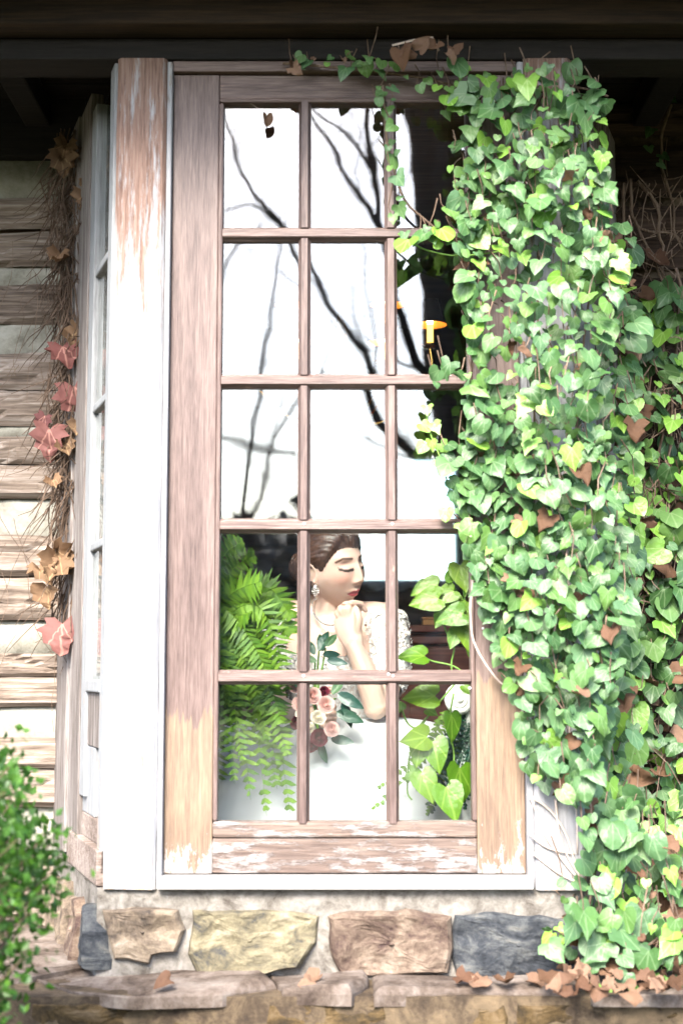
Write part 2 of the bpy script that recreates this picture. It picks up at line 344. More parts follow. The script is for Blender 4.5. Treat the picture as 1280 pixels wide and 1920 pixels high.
def hewn(me_name, x0, x1, z0, z1, Y, th, seed, nx=40, nzs=7, amp=.014):
    """a hewn log: front face bulges and is split and chipped along its length"""
    m = MB(); vs_ = []
    for j in range(nzs + 1):
        t = j / nzs
        for i in range(nx + 1):
            x = x0 + (x1 - x0) * i / nx
            lo = z0 + .010 * noise.noise(Vector((x * 3, seed, 1))); hi = z1 + .012 * noise.noise(Vector((x * 3, seed, 5)))
            z = lo + (hi - lo) * t
            e = 1 - abs(2 * t - 1) ** 5
            d = e * (.018 + amp * noise.noise(Vector((x * 2.2, seed * 3.1, z * 16))) + .6 * amp * noise.noise(Vector((x * 9, seed, z * 55))))
            if abs(noise.noise(Vector((x * 1.1, seed * 7.7, z * 11)))) < .06: d -= .012
            vs_.append((x, Y - d, z))
    fs = [(j * (nx + 1) + i, j * (nx + 1) + i + 1, (j + 1) * (nx + 1) + i + 1, (j + 1) * (nx + 1) + i) for j in range(nzs) for i in range(nx)]
    m.add(vs_, fs)
    m.box((x0 + .001, Y + .003, z0 + .012), (x1 - .001, Y + th, z1 - .012))
    return m
WY = .72
lw = thing('log_wall', 'weathered grey hewn log wall with pale chinking beside the bay', 'log wall', (-1.6, WY, .2))
rows = [(372, 432), (436, 500), (535, 608), (664, 728), (731, 800), (816, 870), (873, 934), (1003, 1080), (1084, 1162), (1224, 1270), (1273, 1326), (1382, 1440), (1445, 1512), (1602, 1668), (1672, 1740)]
last = Zf(300, WY)
for k, (a, c) in enumerate(rows):
    z1, z0 = Zf(a, WY), Zf(c, WY)
    hewn('log', -2.7, -.80, z0, z1, WY, .15, k * 1.7 + .3, 60).build('log', M_['log'], lw, smooth=False)
    if last is not None and last - z1 > .015:
        m = hewn('c', -2.7, -.80, z1 - .012, last + .012, WY + .022, .08, k + 50.5, 40, 4, .006); m.build('chinking', M_['chink'], lw, smooth=True)
    last = z0
b = MB(); b.box((-2.7, WY + .04, .05), (-.80, WY + .14, SOFF)); b.build('wall_core', M_['inwood'], lw)
b = MB(); b.box((-2.7, WY - .02, Zf(298, WY)), (-.80, WY + .03, SOFF + .02), bev=.006); b.build('shade_top_plate', M_['eave'], lw)  # near-black plate, deepened to stand in for eave shade on the logs
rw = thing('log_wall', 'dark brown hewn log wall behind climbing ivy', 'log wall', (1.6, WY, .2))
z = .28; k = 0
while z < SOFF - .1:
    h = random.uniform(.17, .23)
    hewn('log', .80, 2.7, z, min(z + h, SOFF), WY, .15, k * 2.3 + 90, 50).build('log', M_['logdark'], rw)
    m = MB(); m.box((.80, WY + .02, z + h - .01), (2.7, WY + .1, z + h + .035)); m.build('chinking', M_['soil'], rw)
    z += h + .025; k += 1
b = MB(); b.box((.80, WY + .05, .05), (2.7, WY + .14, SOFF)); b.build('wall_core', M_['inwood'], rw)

# ================================================================ bay window timber
AX, BX = -.585, -.834
bay = thing('bay_window_frame', 'peeling white timber posts and dark lintel framing the bay window', 'window frame', (0, 0, .712))
def postmesh(x0, x1, seed):
    m = MB(); n = 40; ring = [(-1, -1), (-.86, -1.0), (.86, -1.0), (1, -1), (1, 1), (-1, 1)]
    cx, hw = (x0 + x1) / 2, (x1 - x0) / 2; vs_ = []
    for j in range(n + 1):
        z = .712 + (2.84 - .712) * j / n
        for i, (a, c) in enumerate(ring):
            jx = .0018 * noise.noise(Vector((a * 3, z * 7, seed))); yy = -.032 if c < 0 else .075
            if i in (0, 3): yy += .009
            zz = z + (.008 * noise.noise(Vector((a * 9, seed, 3))) if j == 0 else 0)
            vs_.append((cx + a * hw + jx, yy + .002 * noise.noise(Vector((a * 4, z * 9, seed + 4))), zz))
    L = len(ring)
    m.add(vs_, [(j * L + i, j * L + (i + 1) % L, (j + 1) * L + (i + 1) % L, (j + 1) * L + i) for j in range(n) for i in range(L)] + [tuple(range(L - 1, -1, -1)), tuple(n * L + i for i in range(L))])
    return m
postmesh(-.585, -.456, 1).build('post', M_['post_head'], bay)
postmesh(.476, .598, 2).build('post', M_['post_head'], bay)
for x0, x1 in ((-.4555, -.4425), (.4585, .4755)):
    b = MB(); b.box((x0, -.022, .716), (x1, .06, 2.835), bev=.003); b.build('jamb_strip', M_['post'], bay)
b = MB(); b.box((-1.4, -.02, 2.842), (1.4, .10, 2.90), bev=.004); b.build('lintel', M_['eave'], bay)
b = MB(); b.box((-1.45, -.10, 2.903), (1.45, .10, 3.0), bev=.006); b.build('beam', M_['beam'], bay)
b = MB(); b.box((-.4425, -.012, 2.812), (.4585, .06, 2.841), bev=.003); b.build('head_stop', M_['rail'], bay)
b = MB(); b.box((-.452, -.045, .714), (.47, .09, .7435), bev=.004); b.build('sill', M_['sillwhite'], bay)
b = MB(); b.box((-.46, -.05, 3.002), (.62, .10, 3.028)); b.build('blocking', M_['eave'], bay)

# ---- the glazed door
X0, X1 = -.309, .325; DXL, DXR = -.4415, .4575
door = thing('glazed_door', 'brown fifteen-pane glazed door with worn peeling stain at its foot', 'door', (0, 0, .745))
ZT, ZB = Zf(192), Zf(1541)
rl = [437, 713, 985, 1270]
b = MB(); b.box((DXL, .004, .746), (X0 - .012, .05, 2.81), bev=.003); b.build('stile', M_['stile'], door)
b = MB(); b.box((X1 + .012, .004, .746), (DXR, .05, 2.81), bev=.003); b.build('stile', M_['stile_b'], door)
b = MB(); b.box((X0 - .0115, .005, ZT + .012), (X1 + .0115, .05, 2.809), bev=.003); b.build('top_rail', M_['rail'], door)
b = MB(); b.box((X0 - .0115, .005, .747), (X1 + .0115, .05, Zf(1572)), bev=.004); b.box((X0 - .0115, .0, Zf(1571)), (X1 + .0115, .05, ZB), bev=.006); b.build('bottom_rail', M_['botrail'], door)
def bead(a, c, along):
    m = MB(); m.box(a, c, bev=.005); return m
bead((X0 - .0118, .001, ZB + .001), (X0, .046, ZT), 'z').build('glazing_bead', M_['muntin'], door)
bead((X1, .001, ZB + .001), (X1 + .0118, .046, ZT), 'z').build('glazing_bead', M_['muntin'], door)
bead((X0 - .0118, .0, ZT + .0005), (X1 + .0118, .046, ZT + .0125), 'x').build('glazing_bead', M_['rail'], door)
def moulding(p0, p1, w, horizontal):
    """glazing bar with a stepped, rounded profile"""
    prof = [(-w / 2, .044), (-w / 2, .014), (-w / 2 + .004, .009), (-w / 2 + .006, .002), (-w / 4, -.003), (w / 4, -.003), (w / 2 - .006, .002), (w / 2 - .004, .009), (w / 2, .014), (w / 2, .044)]
    m = MB(); n = 10; vs_ = []
    for j in range(n + 1):
        t = j / n
        for a, yy in prof:
            jit = .0012 * noise.noise(Vector((t * 6, a * 300, p0[0] * 9 + p0[1] * 7)))
            if horizontal: vs_.append((p0[0] + (p1[0] - p0[0]) * t, yy + jit, p0[1] + a))
            else: vs_.append((p0[0] + a, yy + jit, p0[1] + (p1[1] - p0[1]) * t))
    L = len(prof)
    m.add(vs_, [(j * L + i, j * L + (i + 1) % L, (j + 1) * L + (i + 1) % L, (j + 1) * L + i) for j in range(n) for i in range(L)] + [tuple(range(L)), tuple(n * L + i for i in range(L))])
    return m
RW = .037
rz = [Zf(v) for v in rl]
for q in rz: moulding((X0, q), (X1, q), RW, True).build('horizontal_bar', M_['rail'], door)
edges = [ZT] + rz + [ZB]; mx_ = [-.096, .128]; MW = .032
xe = [X0] + mx_ + [X1]
sc_ = MB(); sc_.lathe([(0, -.0012), (.003, -.001), (.0036, 0)], (0, 0, 0), 10, axis=Matrix.Rotation(R(-90), 3, 'X')); scm = sc_.mesh('screw_head', M_['screw'])
for j in range(5):
    hi = edges[j] - (0 if j == 0 else RW / 2); lo = edges[j + 1] + (0 if j == 4 else RW / 2)
    for x in mx_: moulding((x, lo - .004), (x, hi + .004), MW, False).build('vertical_bar', M_['muntin'], door)
    for i in range(3):
        xa = xe[i] + (0 if i == 0 else MW / 2) - .003; xb = xe[i + 1] - (0 if i == 2 else MW / 2) + .003
        p = MB(); p.box((xa - (xa + xb) / 2, -.0012, lo - .004 - (hi + lo) / 2), (xb - (xa + xb) / 2, .0012, hi + .004 - (hi + lo) / 2))
        o = put('pane', p.mesh('pane', M_['glass']), Matrix.Translation(((xa + xb) / 2, .024, (hi + lo) / 2)) @ Matrix.Rotation(R(random.uniform(-.25, .25)), 4, 'X') @ Matrix.Rotation(R(random.uniform(-.2, .2)), 4, 'Z'), door)
for q in rz[2:]:
    for x in mx_: put('screw_head', scm, Matrix.Translation((x + .001, -.0032, q + .004)), door)
for (px, py) in ((850, 983), (905, 1140), (728, 1264), (880, 1290), (905, 1178)):
    p = at(px, py, 0); put('screw_head', scm, Matrix.Translation((p.x, .0045 if px > 886 else -.0032, p.z)), door)

# ---- the bay's angled side windows (sash, panel with a hole, grey boards)
def side_bay(sgn, label):
    A = Vector((-.585, .0, 0)); Bp = Vector((-.834, .72, 0)); d = (Bp - A).normalized(); n = Vector((-d.y, d.x, 0))
    if n.x > 0: n = -n
    root = thing('side_window', label, 'window', ((A.x + Bp.x) / 2 * sgn, .36, .712))
    M = Matrix((d, n, Vector((0, 0, 1)))).transposed().to_4x4(); M.translation = A
    if sgn > 0: M = Matrix.Scale(-1, 4, (1, 0, 0)) @ M
    def pc(name, s0, s1, n0, n1, z0, z1, mat, bev=.003):
        b = MB(); b.box((s0, n0, z0), (s1, n1, z1), mtx=M, bev=bev)
        if sgn > 0: b.f = [tuple(reversed(f)) for f in b.f]
        return b.build(name, mat, root)
    zt = 2.84; zm = Zf(1283, .2); zb = .745
    pc('sash_stile', .0, .058, -.03, .012, zb, zt, M_['sash']); pc('sash_stile', .285, .36, -.03, .012, zm - .3, zt, M_['sash'])
    for py in (497, 757, 1022): z = Zf(py, .18); pc('muntin', .0585, .2845, -.02, .008, z - .011, z + .011, M_['sash'], .004)
    pc('muntin', .0585, .2845, -.03, .014, zm - .02, zm + .012, M_['sash'], .004)
    zs = [zm + .012] + [Zf(v, .18) for v in (1022, 757, 497)] + [zt]
    for a, c in zip(zs[:-1], zs[1:]): pc('pane', .0585, .2845, -.006, -.003, a + .0105, c - .0105, M_['glass'], 0)
    zh1, zh0 = Zf(1400, .2), Zf(1530, .2)
    pc('panel_board', .0585, .36, -.022, .004, zh1, zm - .0205, M_['grey']); pc('panel_board', .17, .36, -.022, .002, zh0, zh1 - .001, M_['sash'])
    pc('panel_back', .06, .36, -.05, -.042, zb, zm - .03, M_['eave'], 0)
    pc('panel_board', .0585, .36, -.022, .003, zb + .06, zh0 - .001, M_['greyx']); pc('bottom_board', .0, .50, -.024, .022, zb - .028, zb + .059, M_['greyx'])
    pc('corner_board', .362, .545, -.02, .016, zb - .01, 2.9, M_['grey']); pc('corner_board', .549, .77, -.02, .024, zb - .01, 2.9, M_['grey'])
    if sgn < 0:
        nl = MB(); nl.lathe([(0, .0015), (.003, .001), (.0035, 0)], (0, 0, 0), 8); nm = nl.mesh('nail_head', M_['screw'])
        for q in range(6):
            for s_ in (.07, .345): put('nail_head', nm, Matrix.Translation(M @ Vector((s_, .005, zm - .05 - q * .022))) @ n.to_track_quat('Z', 'Y').to_matrix().to_4x4(), root)
side_bay(-1, 'angled side window with white sash, missing panel board and grey corner boards')
side_bay(1, 'angled side window of the bay buried behind ivy')

# ================================================================ stone base
def stone(poly, org, ux, uy, un, depth, proud, seed, rough=.012):
    """irregular quarry-faced stone from an outline in the plane (ux, uy), facing un"""
    P = []
    for i in range(len(poly)):
        a = Vector(poly[i]); c = Vector(poly[(i + 1) % len(poly)]); k = max(1, int((c - a).length / .022))
        for q in range(k): P.append(a.lerp(c, q / k))
    P = [p + Vector((noise.noise(Vector((p.x * 22, p.y * 22, seed))), noise.noise(Vector((p.x * 22, p.y * 22, seed + 9))))) * .006 for p in P]
    cx = sum((p.x for p in P)) / len(P); cy = sum((p.y for p in P)) / len(P); C = Vector((cx, cy))
    rings = [(1.0, -depth), (1.0, 0), (.985, proud * .5), (.955, proud * .8)] + [(.9 - .085 * q, proud) for q in range(11)]
    tx, ty = random.uniform(-.1, .1), random.uniform(-.12, .12)
    vs_ = []; m = MB(); L = len(P)
    for s_, h in rings:
        for p in P:
            q = C + (p - C) * s_
            hh = h
            if h > 0:
                w_ = min(1, (1 - s_) * 9)
                v3 = Vector((q.x * 6, q.y * 9, seed)); fr_ = noise.fractal(v3, .7, 2.1, 6); st_ = math.floor(fr_ * 3 + .5) / 3
                hh += w_ * (rough * 1.25 * (.55 * noise.fractal(v3, .9, 2.0, 3) + .55 * st_ * .6) - rough * .9 * abs(noise.noise(Vector((q.x * 13, q.y * 19, seed + 3)))) + (q.x - cx) * tx + (q.y - cy) * ty)
            vs_.append(org + ux * q.x + uy * q.y + un * hh)
    vs_.append(org + ux * cx + uy * cy + un * proud * 1.1)
    fs = [(j * L + i, j * L + (i + 1) % L, (j + 1) * L + (i + 1) % L, (j + 1) * L + i) for j in range(len(rings) - 1) for i in range(L)]
    fs += [((len(rings) - 1) * L + i, (len(rings) - 1) * L + (i + 1) % L, len(vs_) - 1) for i in range(L)]
    m.add(vs_, fs); return m
UX, UZ, NF = Vector((1, 0, 0)), Vector((0, 0, 1)), Vector((0, -1, 0))
base = thing('stone_foundation', 'rough mixed sandstone foundation course in pale mortar under the bay', 'stone wall', (0, 0, .5))
core = MB()
pl = [(-.60, -.018), (.61, -.018), (.86, .72), (-.86, .72)]
def slab_noise(m, plan, z0, z1, n=40):
    for (a, c) in zip(plan, plan[1:] + plan[:1]):
        a, c = Vector((*a, 0)), Vector((*c, 0)); nrm = (c - a).cross(Vector((0, 0, 1))).normalized(); vs_ = []
        nzz = 10
        for j in range(nzz + 1):
            for i in range(n + 1):
                p = a.lerp(c, i / n); z = z0 + (z1 - z0) * j / nzz; e = 0 if i in (0, n) else 1
                p = p + nrm * e * (.006 * noise.noise(Vector((p.x * 9, p.y * 9, z * 9))) + .003 * noise.noise(Vector((p.x * 40, p.y * 40, z * 40)))); vs_.append((p.x, p.y, z))
        m.add(vs_, [(j * (n + 1) + i, j * (n + 1) + i + 1, (j + 1) * (n + 1) + i + 1, (j + 1) * (n + 1) + i) for j in range(nzz) for i in range(n)])
    m.add([(*p, z1) for p in plan], [tuple(range(len(plan)))])
slab_noise(core, pl, .0, .7135); core.build('mortar', M_['mortar'], base, smooth=True)
def px_poly(pts, Y): return [((at(a, c, Y)).x, (at(a, c, Y)).z) for a, c in pts]
FY = -.018
for pts, mt, pr in [
    ([(194, 1712), (250, 1706), (330, 1710), (342, 1745), (330, 1785), (285, 1792), (278, 1806), (215, 1798), (205, 1770)], 'st_tan', .036),
    ([(366, 1714), (470, 1710), (560, 1716), (592, 1722), (588, 1770), (562, 1812), (500, 1824), (410, 1822), (370, 1822), (358, 1790)], 'st_gold', .038),
    ([(620, 1722), (660, 1714), (760, 1712), (842, 1720), (846, 1780), (838, 1822), (740, 1828), (640, 1826), (622, 1780)], 'st_brown', .042),
    ([(856, 1722), (930, 1716), (1010, 1722), (1092, 1730), (1098, 1800), (1060, 1826), (960, 1834), (862, 1830), (850, 1790)], 'st_blue', .036)]:
    cx_ = sum(p[0] for p in pts) / len(pts); cy_ = sum(p[1] for p in pts) / len(pts)
    stone([Vector(p) for p in px_poly([(cx_ + (a - cx_) * 1.05, cy_ + (c - cy_) * 1.06) for a, c in pts], FY - .02)], Vector((0, FY + .012, 0)), UX, UZ, NF, .05, pr, random.uniform(0, 90)).build('stone', M_[mt], base, smooth=False)
d = Vector((BX - AX, .72, 0)).normalized(); nl_ = Vector((-d.y, d.x, 0)); nl_ = -nl_ if nl_.x > 0 else nl_
for s0, s1, z0, z1, mt in ((-.02, .13, .52, .66, 'st_blue'), (.15, .33, .50, .65, 'st_brown'), (.35, .56, .51, .665, 'st_tan'), (.58, .76, .50, .65, 'st_tan')):
    stone([Vector((s0, z0)), Vector((s1 - .02, z0 - .01)), Vector((s1, (z0 + z1) / 2)), Vector((s1 - .015, z1)), Vector((s0 + .03, z1 + .012)), Vector((s0 - .005, (z0 + z1) / 2 + .02))], Vector((AX - .015, FY + .01, 0)), d, UZ, nl_, .04, .035, random.uniform(0, 90)).build('stone', M_[mt], base)

# ================================================================ flagstone step
LZ = .512
step = thing('stone_step', 'uneven flagstone step with ochre riser stones along the foundation', 'step', (0, -.2, .0))
def flag(pts, z, th, mt, seed):
    P = [atz(a, c, z) for a, c in pts]
    return stone([Vector((p.x, p.y)) for p in P], Vector((0, 0, z - .012)), UX, Vector((0, 1, 0)), UZ, th, .012, seed, .007).build('flagstone', M_[mt], step)
flag([(-260, 1700), (60, 1690), (150, 1760), (180, 1800), (60, 1822), (-60, 1830), (-420, 1830)], LZ + .01, .06, 'st_flag', 3)
flag([(62, 1826), (200, 1800), (360, 1800), (490, 1815), (520, 1842), (420, 1856), (250, 1862), (130, 1850)], LZ, .026, 'st_flag', 11)
flag([(500, 1815), (600, 1805), (684, 1812), (690, 1838), (660, 1856), (530, 1852)], LZ + .003, .026, 'st_flag', 17)
flag([(696, 1812), (860, 1808), (1060, 1806), (1100, 1838), (1050, 1854), (860, 1852), (700, 1857)], LZ, .026, 'st_flag', 23)
flag([(1070, 1800), (1300, 1790), (1420, 1824), (1380, 1858), (1110, 1856)], LZ + .004, .026, 'st_flag', 29)
bed = MB(); bed.box((-2.6, -.2, .0), (2.6, .7, LZ - .016)); bed.build('mortar_bed', M_['soil'], step)
fy = atz(640, 1854, LZ).y
x = -1.7; k = 0
while x < 1.9:
    wd = random.uniform(.2, .34); hgt = .112
    for zz in (LZ - .03, LZ - .145, LZ - .27):
        o_ = {0: 0, 1: .07, 2: -.05}[int((LZ - zz) / .1)]; h2 = hgt
        stone([Vector((x + o_ + .004, zz - h2)), Vector((x + o_ + wd - .006, zz - h2 + .004)), Vector((x + o_ + wd - .004, zz - .03)), Vector((x + o_ + wd - .008, zz)), Vector((x + o_ + .006, zz - .002)), Vector((x + o_, zz - .05))], Vector((0, fy + .012, 0)), UX, UZ, NF, .08, .02, x * 7 + zz * 31).build('riser_stone', M_[random.choice(['st_moss', 'st_moss', 'st_moss', 'st_blue'])], step)
    x += wd
m = MB(); m.box((-2.6, fy + .05, .0), (2.6, fy + .12, LZ - .04)); m.build('riser_mortar', M_['soil'], step)

# ================================================================ the room inside
FZ = .40
fl = MB(); fl.box((-2.7, .86, FZ - .05), (2.7, 3.6, FZ)); fl.box((-.58, .06, FZ - .05), (.58, .8595, FZ)); tag(fl.build('room_floor', M_['inwood']), 'dark plank floor of the room inside', 'floor', kind='structure')
cl = MB(); cl.box((-2.7, .86, 2.95), (2.7, 3.6, 3.0)); cl.box((-.58, .11, 2.95), (.58, .8595, 3.0)); tag(cl.build('room_ceiling', M_['inwood']), 'dark wooden ceiling of the room inside', 'ceiling', kind='structure')
BYW = 3.4
wx0, wx1 = at(576, 900, BYW).x, at(866, 900, BYW).x; wz1, wz0 = Zf(846, BYW), Zf(1100, BYW)
rb = thing('room_wall', 'dark plank back wall of the room with a bright window', 'wall', (0, BYW, FZ), kind='structure')
z = FZ
zl = [FZ, .62, .86, 1.10, 1.36, wz0, 1.86, 2.08, wz1, 2.55, 2.75, 2.96]
for a, c in zip(zl[:-1], zl[1:]):
    spans = [(-2.7, 2.7)] if c <= wz0 + .001 or a >= wz1 - .001 else [(-2.7, wx0), (wx1, 2.7)]
    for s0, s1 in spans:
        b = MB(); b.box((s0, BYW, a + .002), (s1, BYW + .03, c - .002), bev=.004); b.build('plank', M_['inwood'], rb)
b = MB()
for s0, s1, a, c in ((-2.7, wx0 - .01, FZ, 2.96), (wx1 + .01, 2.7, FZ, 2.96), (wx0 - .01, wx1 + .01, FZ, wz0 - .01), (wx0 - .01, wx1 + .01, wz1 + .01, 2.96)): b.box((s0, BYW + .031, a), (s1, BYW + .14, c))
b.build('wall_core', M_['eave'], rb)
for sx in (-1, 1):
    rs = thing('room_wall', ('dark end wall of the room beyond the fern', 'dark end wall of the room beyond the pothos')[sx > 0], 'wall', (sx * 2.7, 2, FZ), kind='structure')
    for q in range(12):
        a = FZ + q * .2134; b = MB(); b.box((sx * 2.66, .87, a + .002), (sx * 2.72, BYW + .1, a + .211), bev=.004); b.build('plank', M_['inwood'], rs)
bwin = thing('back_window', 'bright small window in the far wall of the room', 'window', ((wx0 + wx1) / 2, BYW, wz0))
b = MB(); b.box((wx0, BYW - .02, wz1 - .03), (wx1, BYW + .1, wz1 - .001)); b.box((wx0, BYW - .02, wz0 + .001), (wx1, BYW + .1, wz0 + .03)); b.box((wx0 + .001, BYW - .02, wz0 + .03), (wx0 + .03, BYW + .1, wz1 - .03)); b.box((wx1 - .03, BYW - .02, wz0 + .03), (wx1 - .001, BYW + .1, wz1 - .03)); b.build('window_frame', M_['sillwhite'], bwin)
b = MB(); b.box((wx0 + .02, BYW + .05, wz0 + .02), (wx1 - .02, BYW + .053, wz1 - .02)); b.build('pane', M_['glass'], bwin)
mc, ntc, bc = newmat('sheer_white_curtain', .9, .1)
bc.inputs['Base Color'].default_value = (.8, .8, .8, 1); tlc = ntc.nodes.new('ShaderNodeBsdfTranslucent'); tlc.inputs[0].default_value = (.85, .85, .85, 1); trc = ntc.nodes.new('ShaderNodeBsdfTransparent')
m1 = ntc.nodes.new('ShaderNodeMixShader'); m1.inputs[0].default_value = .55; m2 = ntc.nodes.new('ShaderNodeMixShader'); m2.inputs[0].default_value = .5
ntc.links.new(bc.outputs[0], m1.inputs[1]); ntc.links.new(tlc.outputs[0], m1.inputs[2]); ntc.links.new(m1.outputs[0], m2.inputs[1]); ntc.links.new(trc.outputs[0], m2.inputs[2]); ntc.links.new(m2.outputs[0], ntc.nodes['Material Output'].inputs[0])
M_['sheer'] = mc
cu = MB(); n = 80; vs_ = []
for j in range(9):
    for i in range(n + 1):
        t = i / n; x = wx0 + .012 + (wx1 - wx0 - .024) * t; y = BYW - .035 + .012 * math.sin(t * 60) * (.4 + .6 * (1 - j / 8)); zlow = wz0 - .004 - .022 * abs(math.sin(t * math.pi * 6))
        vs_.append((x, y, wz1 - .012 + (zlow - wz1 + .012) * j / 8))
cu.add(vs_, [(j * (n + 1) + i, j * (n + 1) + i + 1, (j + 1) * (n + 1) + i + 1, (j + 1) * (n + 1) + i) for j in range(8) for i in range(n)])
tag(cu.build('sheer_curtain', M_['sheer'], smooth=True), 'sheer white curtain with scalloped hem over the far window', 'curtain')

xb = MB(); xb.box((-2.66, 1.6, Zf(341, 1.6)), (2.66, 1.74, Zf(304, 1.6)), bev=.006); tag(xb.build('ceiling_beam', M_['pine']), 'orange pine cross beam under the room ceiling', 'beam', kind='structure')
# mahogany sideboard under the far window
SBY = 1.75; zt_ = Zf(1172, SBY)
sb = thing('sideboard', 'mahogany sideboard with moulded top standing behind the bride', 'sideboard', (.75, SBY, FZ))
for a, c, y0, x0_, x1_, nm in ((Zf(1186, SBY), zt_, SBY - .03, .20, 1.5, 'top'), (Zf(1192, SBY), Zf(1187, SBY), SBY - .01, .21, 1.49, 'top_moulding'), (Zf(1208, SBY), Zf(1193, SBY), SBY - .022, .205, 1.495, 'top_moulding'), (FZ + .08, Zf(1209, SBY), SBY, .22, 1.48, 'carcass')):
    b = MB(); b.box((x0_, y0, a), (x1_, SBY + .45, c), bev=.006); b.build(nm, M_['mahog'], sb)
for q in range(3):
    b = MB(); b.box((.25 + q * .41, SBY - .014, FZ + .14), (.63 + q * .41, SBY - .001, Zf(1216, SBY)), bev=.005); dd = b.build('drawer_front', M_['mahog'], sb)
    b = MB(); b.ball((.44 + q * .41, SBY - .026, .66), .014); b.build('knob', M_['brass'], dd)
for x in (.24, 1.42):
    for y in (SBY + .01, SBY + .38):
        b = MB(); b.box((x, y, FZ), (x + .05, y + .05, FZ + .079), bev=.004); b.build('foot', M_['mahog'], sb)
b = MB(); b.box((at(793, 1170, SBY).x, SBY + .02, zt_), (at(860, 1170, SBY).x, SBY + .16, zt_ + .022), bev=.004)
tray = thing('pine_box', 'small flat orange pine box lying on the sideboard', 'box', (.35, SBY, zt_)); b.build('body', M_['pine'], tray)
b = MB(); b.box((at(793, 1170, SBY).x - .004, SBY + .016, zt_ + .0225), (at(860, 1170, SBY).x + .004, SBY + .164, zt_ + .031), bev=.003); b.build('lid', M_['pine'], tray)
# ================================================================ trees and wood mirrored in the glass (they stand behind the camera)
def tree_mesh(limbs, twigs=3, seed=1, lenf=.55):
    """limbs: list of [(point, radius)...]; side twigs fork off every limb"""
    rnd = random.Random(seed); tw = MB(); lb = MB()
    def grow(p, d, L, r, lev):
        pts = [p]; n = 5; q = p.copy(); dd = d.copy()
        for i in range(n):
            dd = (dd + Vector((rnd.uniform(-.28, .28), rnd.uniform(-.28, .28), rnd.uniform(-.2, .3)))).normalized(); q = q + dd * L / n; pts.append(q.copy())
        tw.tube(pts, [r * (1 - .8 * i / n) for i in range(n + 1)], 4, cap=False)
        if lev > 0:
            for i in range(1, n + 1):
                if rnd.random() < .75: 
                    nd = (dd + Vector((rnd.uniform(-1, 1), rnd.uniform(-1, 1), rnd.uniform(-.5, .8)))).normalized(); grow(pts[i], nd, L * rnd.uniform(.4, .65), r * .5 * (1 - .5 * i / n), lev - 1)
    for lm in limbs:
        P = spline([p for p, r in lm], 5); rr = []
        for i in range(len(lm) - 1):
            for k in range(5): rr.append(lm[i][1] + (lm[i + 1][1] - lm[i][1]) * k / 5)
        rr.append(lm[-1][1])
        P = [p + Vector((noise.noise(p * 1.7), noise.noise(p * 1.7 + Vector((9, 0, 0))), 0)) * rr[i] * .7 for i, p in enumerate(P)]
        lb.tube(P, rr, 8)
        for i in range(4, len(P), max(1, 6 - twigs)):
            if rr[i] < .16 and rnd.random() < .8:
                d = (P[i] - P[i - 1]).normalized(); d = (d + Vector((rnd.uniform(-1, 1), rnd.uniform(-1, 1), rnd.uniform(-.3, .9)))).normalized()
                grow(P[i], d, rnd.uniform(.5, 1.3) * lenf * 2, min(rr[i] * .35, .016), 2)
    return lb, tw
TY = -8.0; sc = lambda px: px / FPX * (3.6 + 8.0)
def L_(seq, Y=TY): return [(mir(a, c, Y), sc(r_)) for a, c, r_ in seq]
def bare_tree(label, trunk, limbs, seed, twigs=3, lenf=.55, Y=TY):
    base_ = trunk[0][0]; t = thing('bare_tree', label, 'tree', (base_.x, base_.y, 0), group='bare trees mirrored in the window glass')
    tb = MB(); P = spline([p for p, r in trunk], 6); rr = []
    for i in range(len(trunk) - 1):
        for k in range(6): rr.append(trunk[i][1] + (trunk[i + 1][1] - trunk[i][1]) * k / 6)
    rr.append(trunk[-1][1]); tb.tube(P, rr, 14); tb.build('trunk', M_['bark'], t, smooth=True)
    lb, tw = tree_mesh(limbs, twigs, seed, lenf); lb.build('limbs', M_['bark'], t, smooth=True); o = tw.build('crown', M_['bark'], t); o['kind'] = 'stuff'; return t
oak_t = L_([(960, 1560, 140), (945, 1300, 112), (935, 1050, 100), (912, 850, 92), (884, 690, 86), (856, 470, 74), (812, 280, 48), (790, 140, 40), (760, -60, 30)])
oak_t[0] = (Vector((oak_t[0][0].x, TY, -.1)), sc(150))
bare_tree('thick old bare oak mirrored behind the ivy in the door glass', oak_t, [
    L_([(912, 880, 24), (800, 850, 11), (735, 800, 8.5), (705, 745, 7.5), (680, 680, 6), (640, 612, 5.5), (592, 545, 5), (545, 425, 4.5), (492, 362, 4), (456, 305, 3.4), (428, 215, 3), (410, 120, 2)]),
    L_([(880, 700, 24), (790, 690, 11), (748, 580, 8), (714, 425, 6.5), (696, 320, 6.5), (680, 205, 6), (672, 60, 5)]),
    L_([(714, 425, 7), (660, 350, 5), (620, 280, 4), (560, 180, 3)]), L_([(545, 425, 4), (480, 372, 2.6), (410, 388, 1.6)]), L_([(696, 320, 5), (640, 240, 3.5), (585, 200, 2.5), (520, 100, 1.6)]),
    L_([(856, 480, 40), (940, 380, 30), (1040, 240, 22), (1120, 60, 14)]), L_([(812, 290, 26), (880, 170, 20), (960, 20, 14)])], 4, 3)
TY2 = -13.0; sc = lambda px: px / FPX * (3.6 + 13.0)
def L2(seq): return L_(seq, TY2)
slim = L2([(430, 1700, 11), (455, 1100, 6.5), (466, 950, 4.8), (475, 848, 4.4), (490, 770, 3.8), (500, 690, 4.5), (520, 560, 3), (530, 420, 2)]); slim[0] = (Vector((slim[0][0].x, TY2, -.1)), slim[0][1])
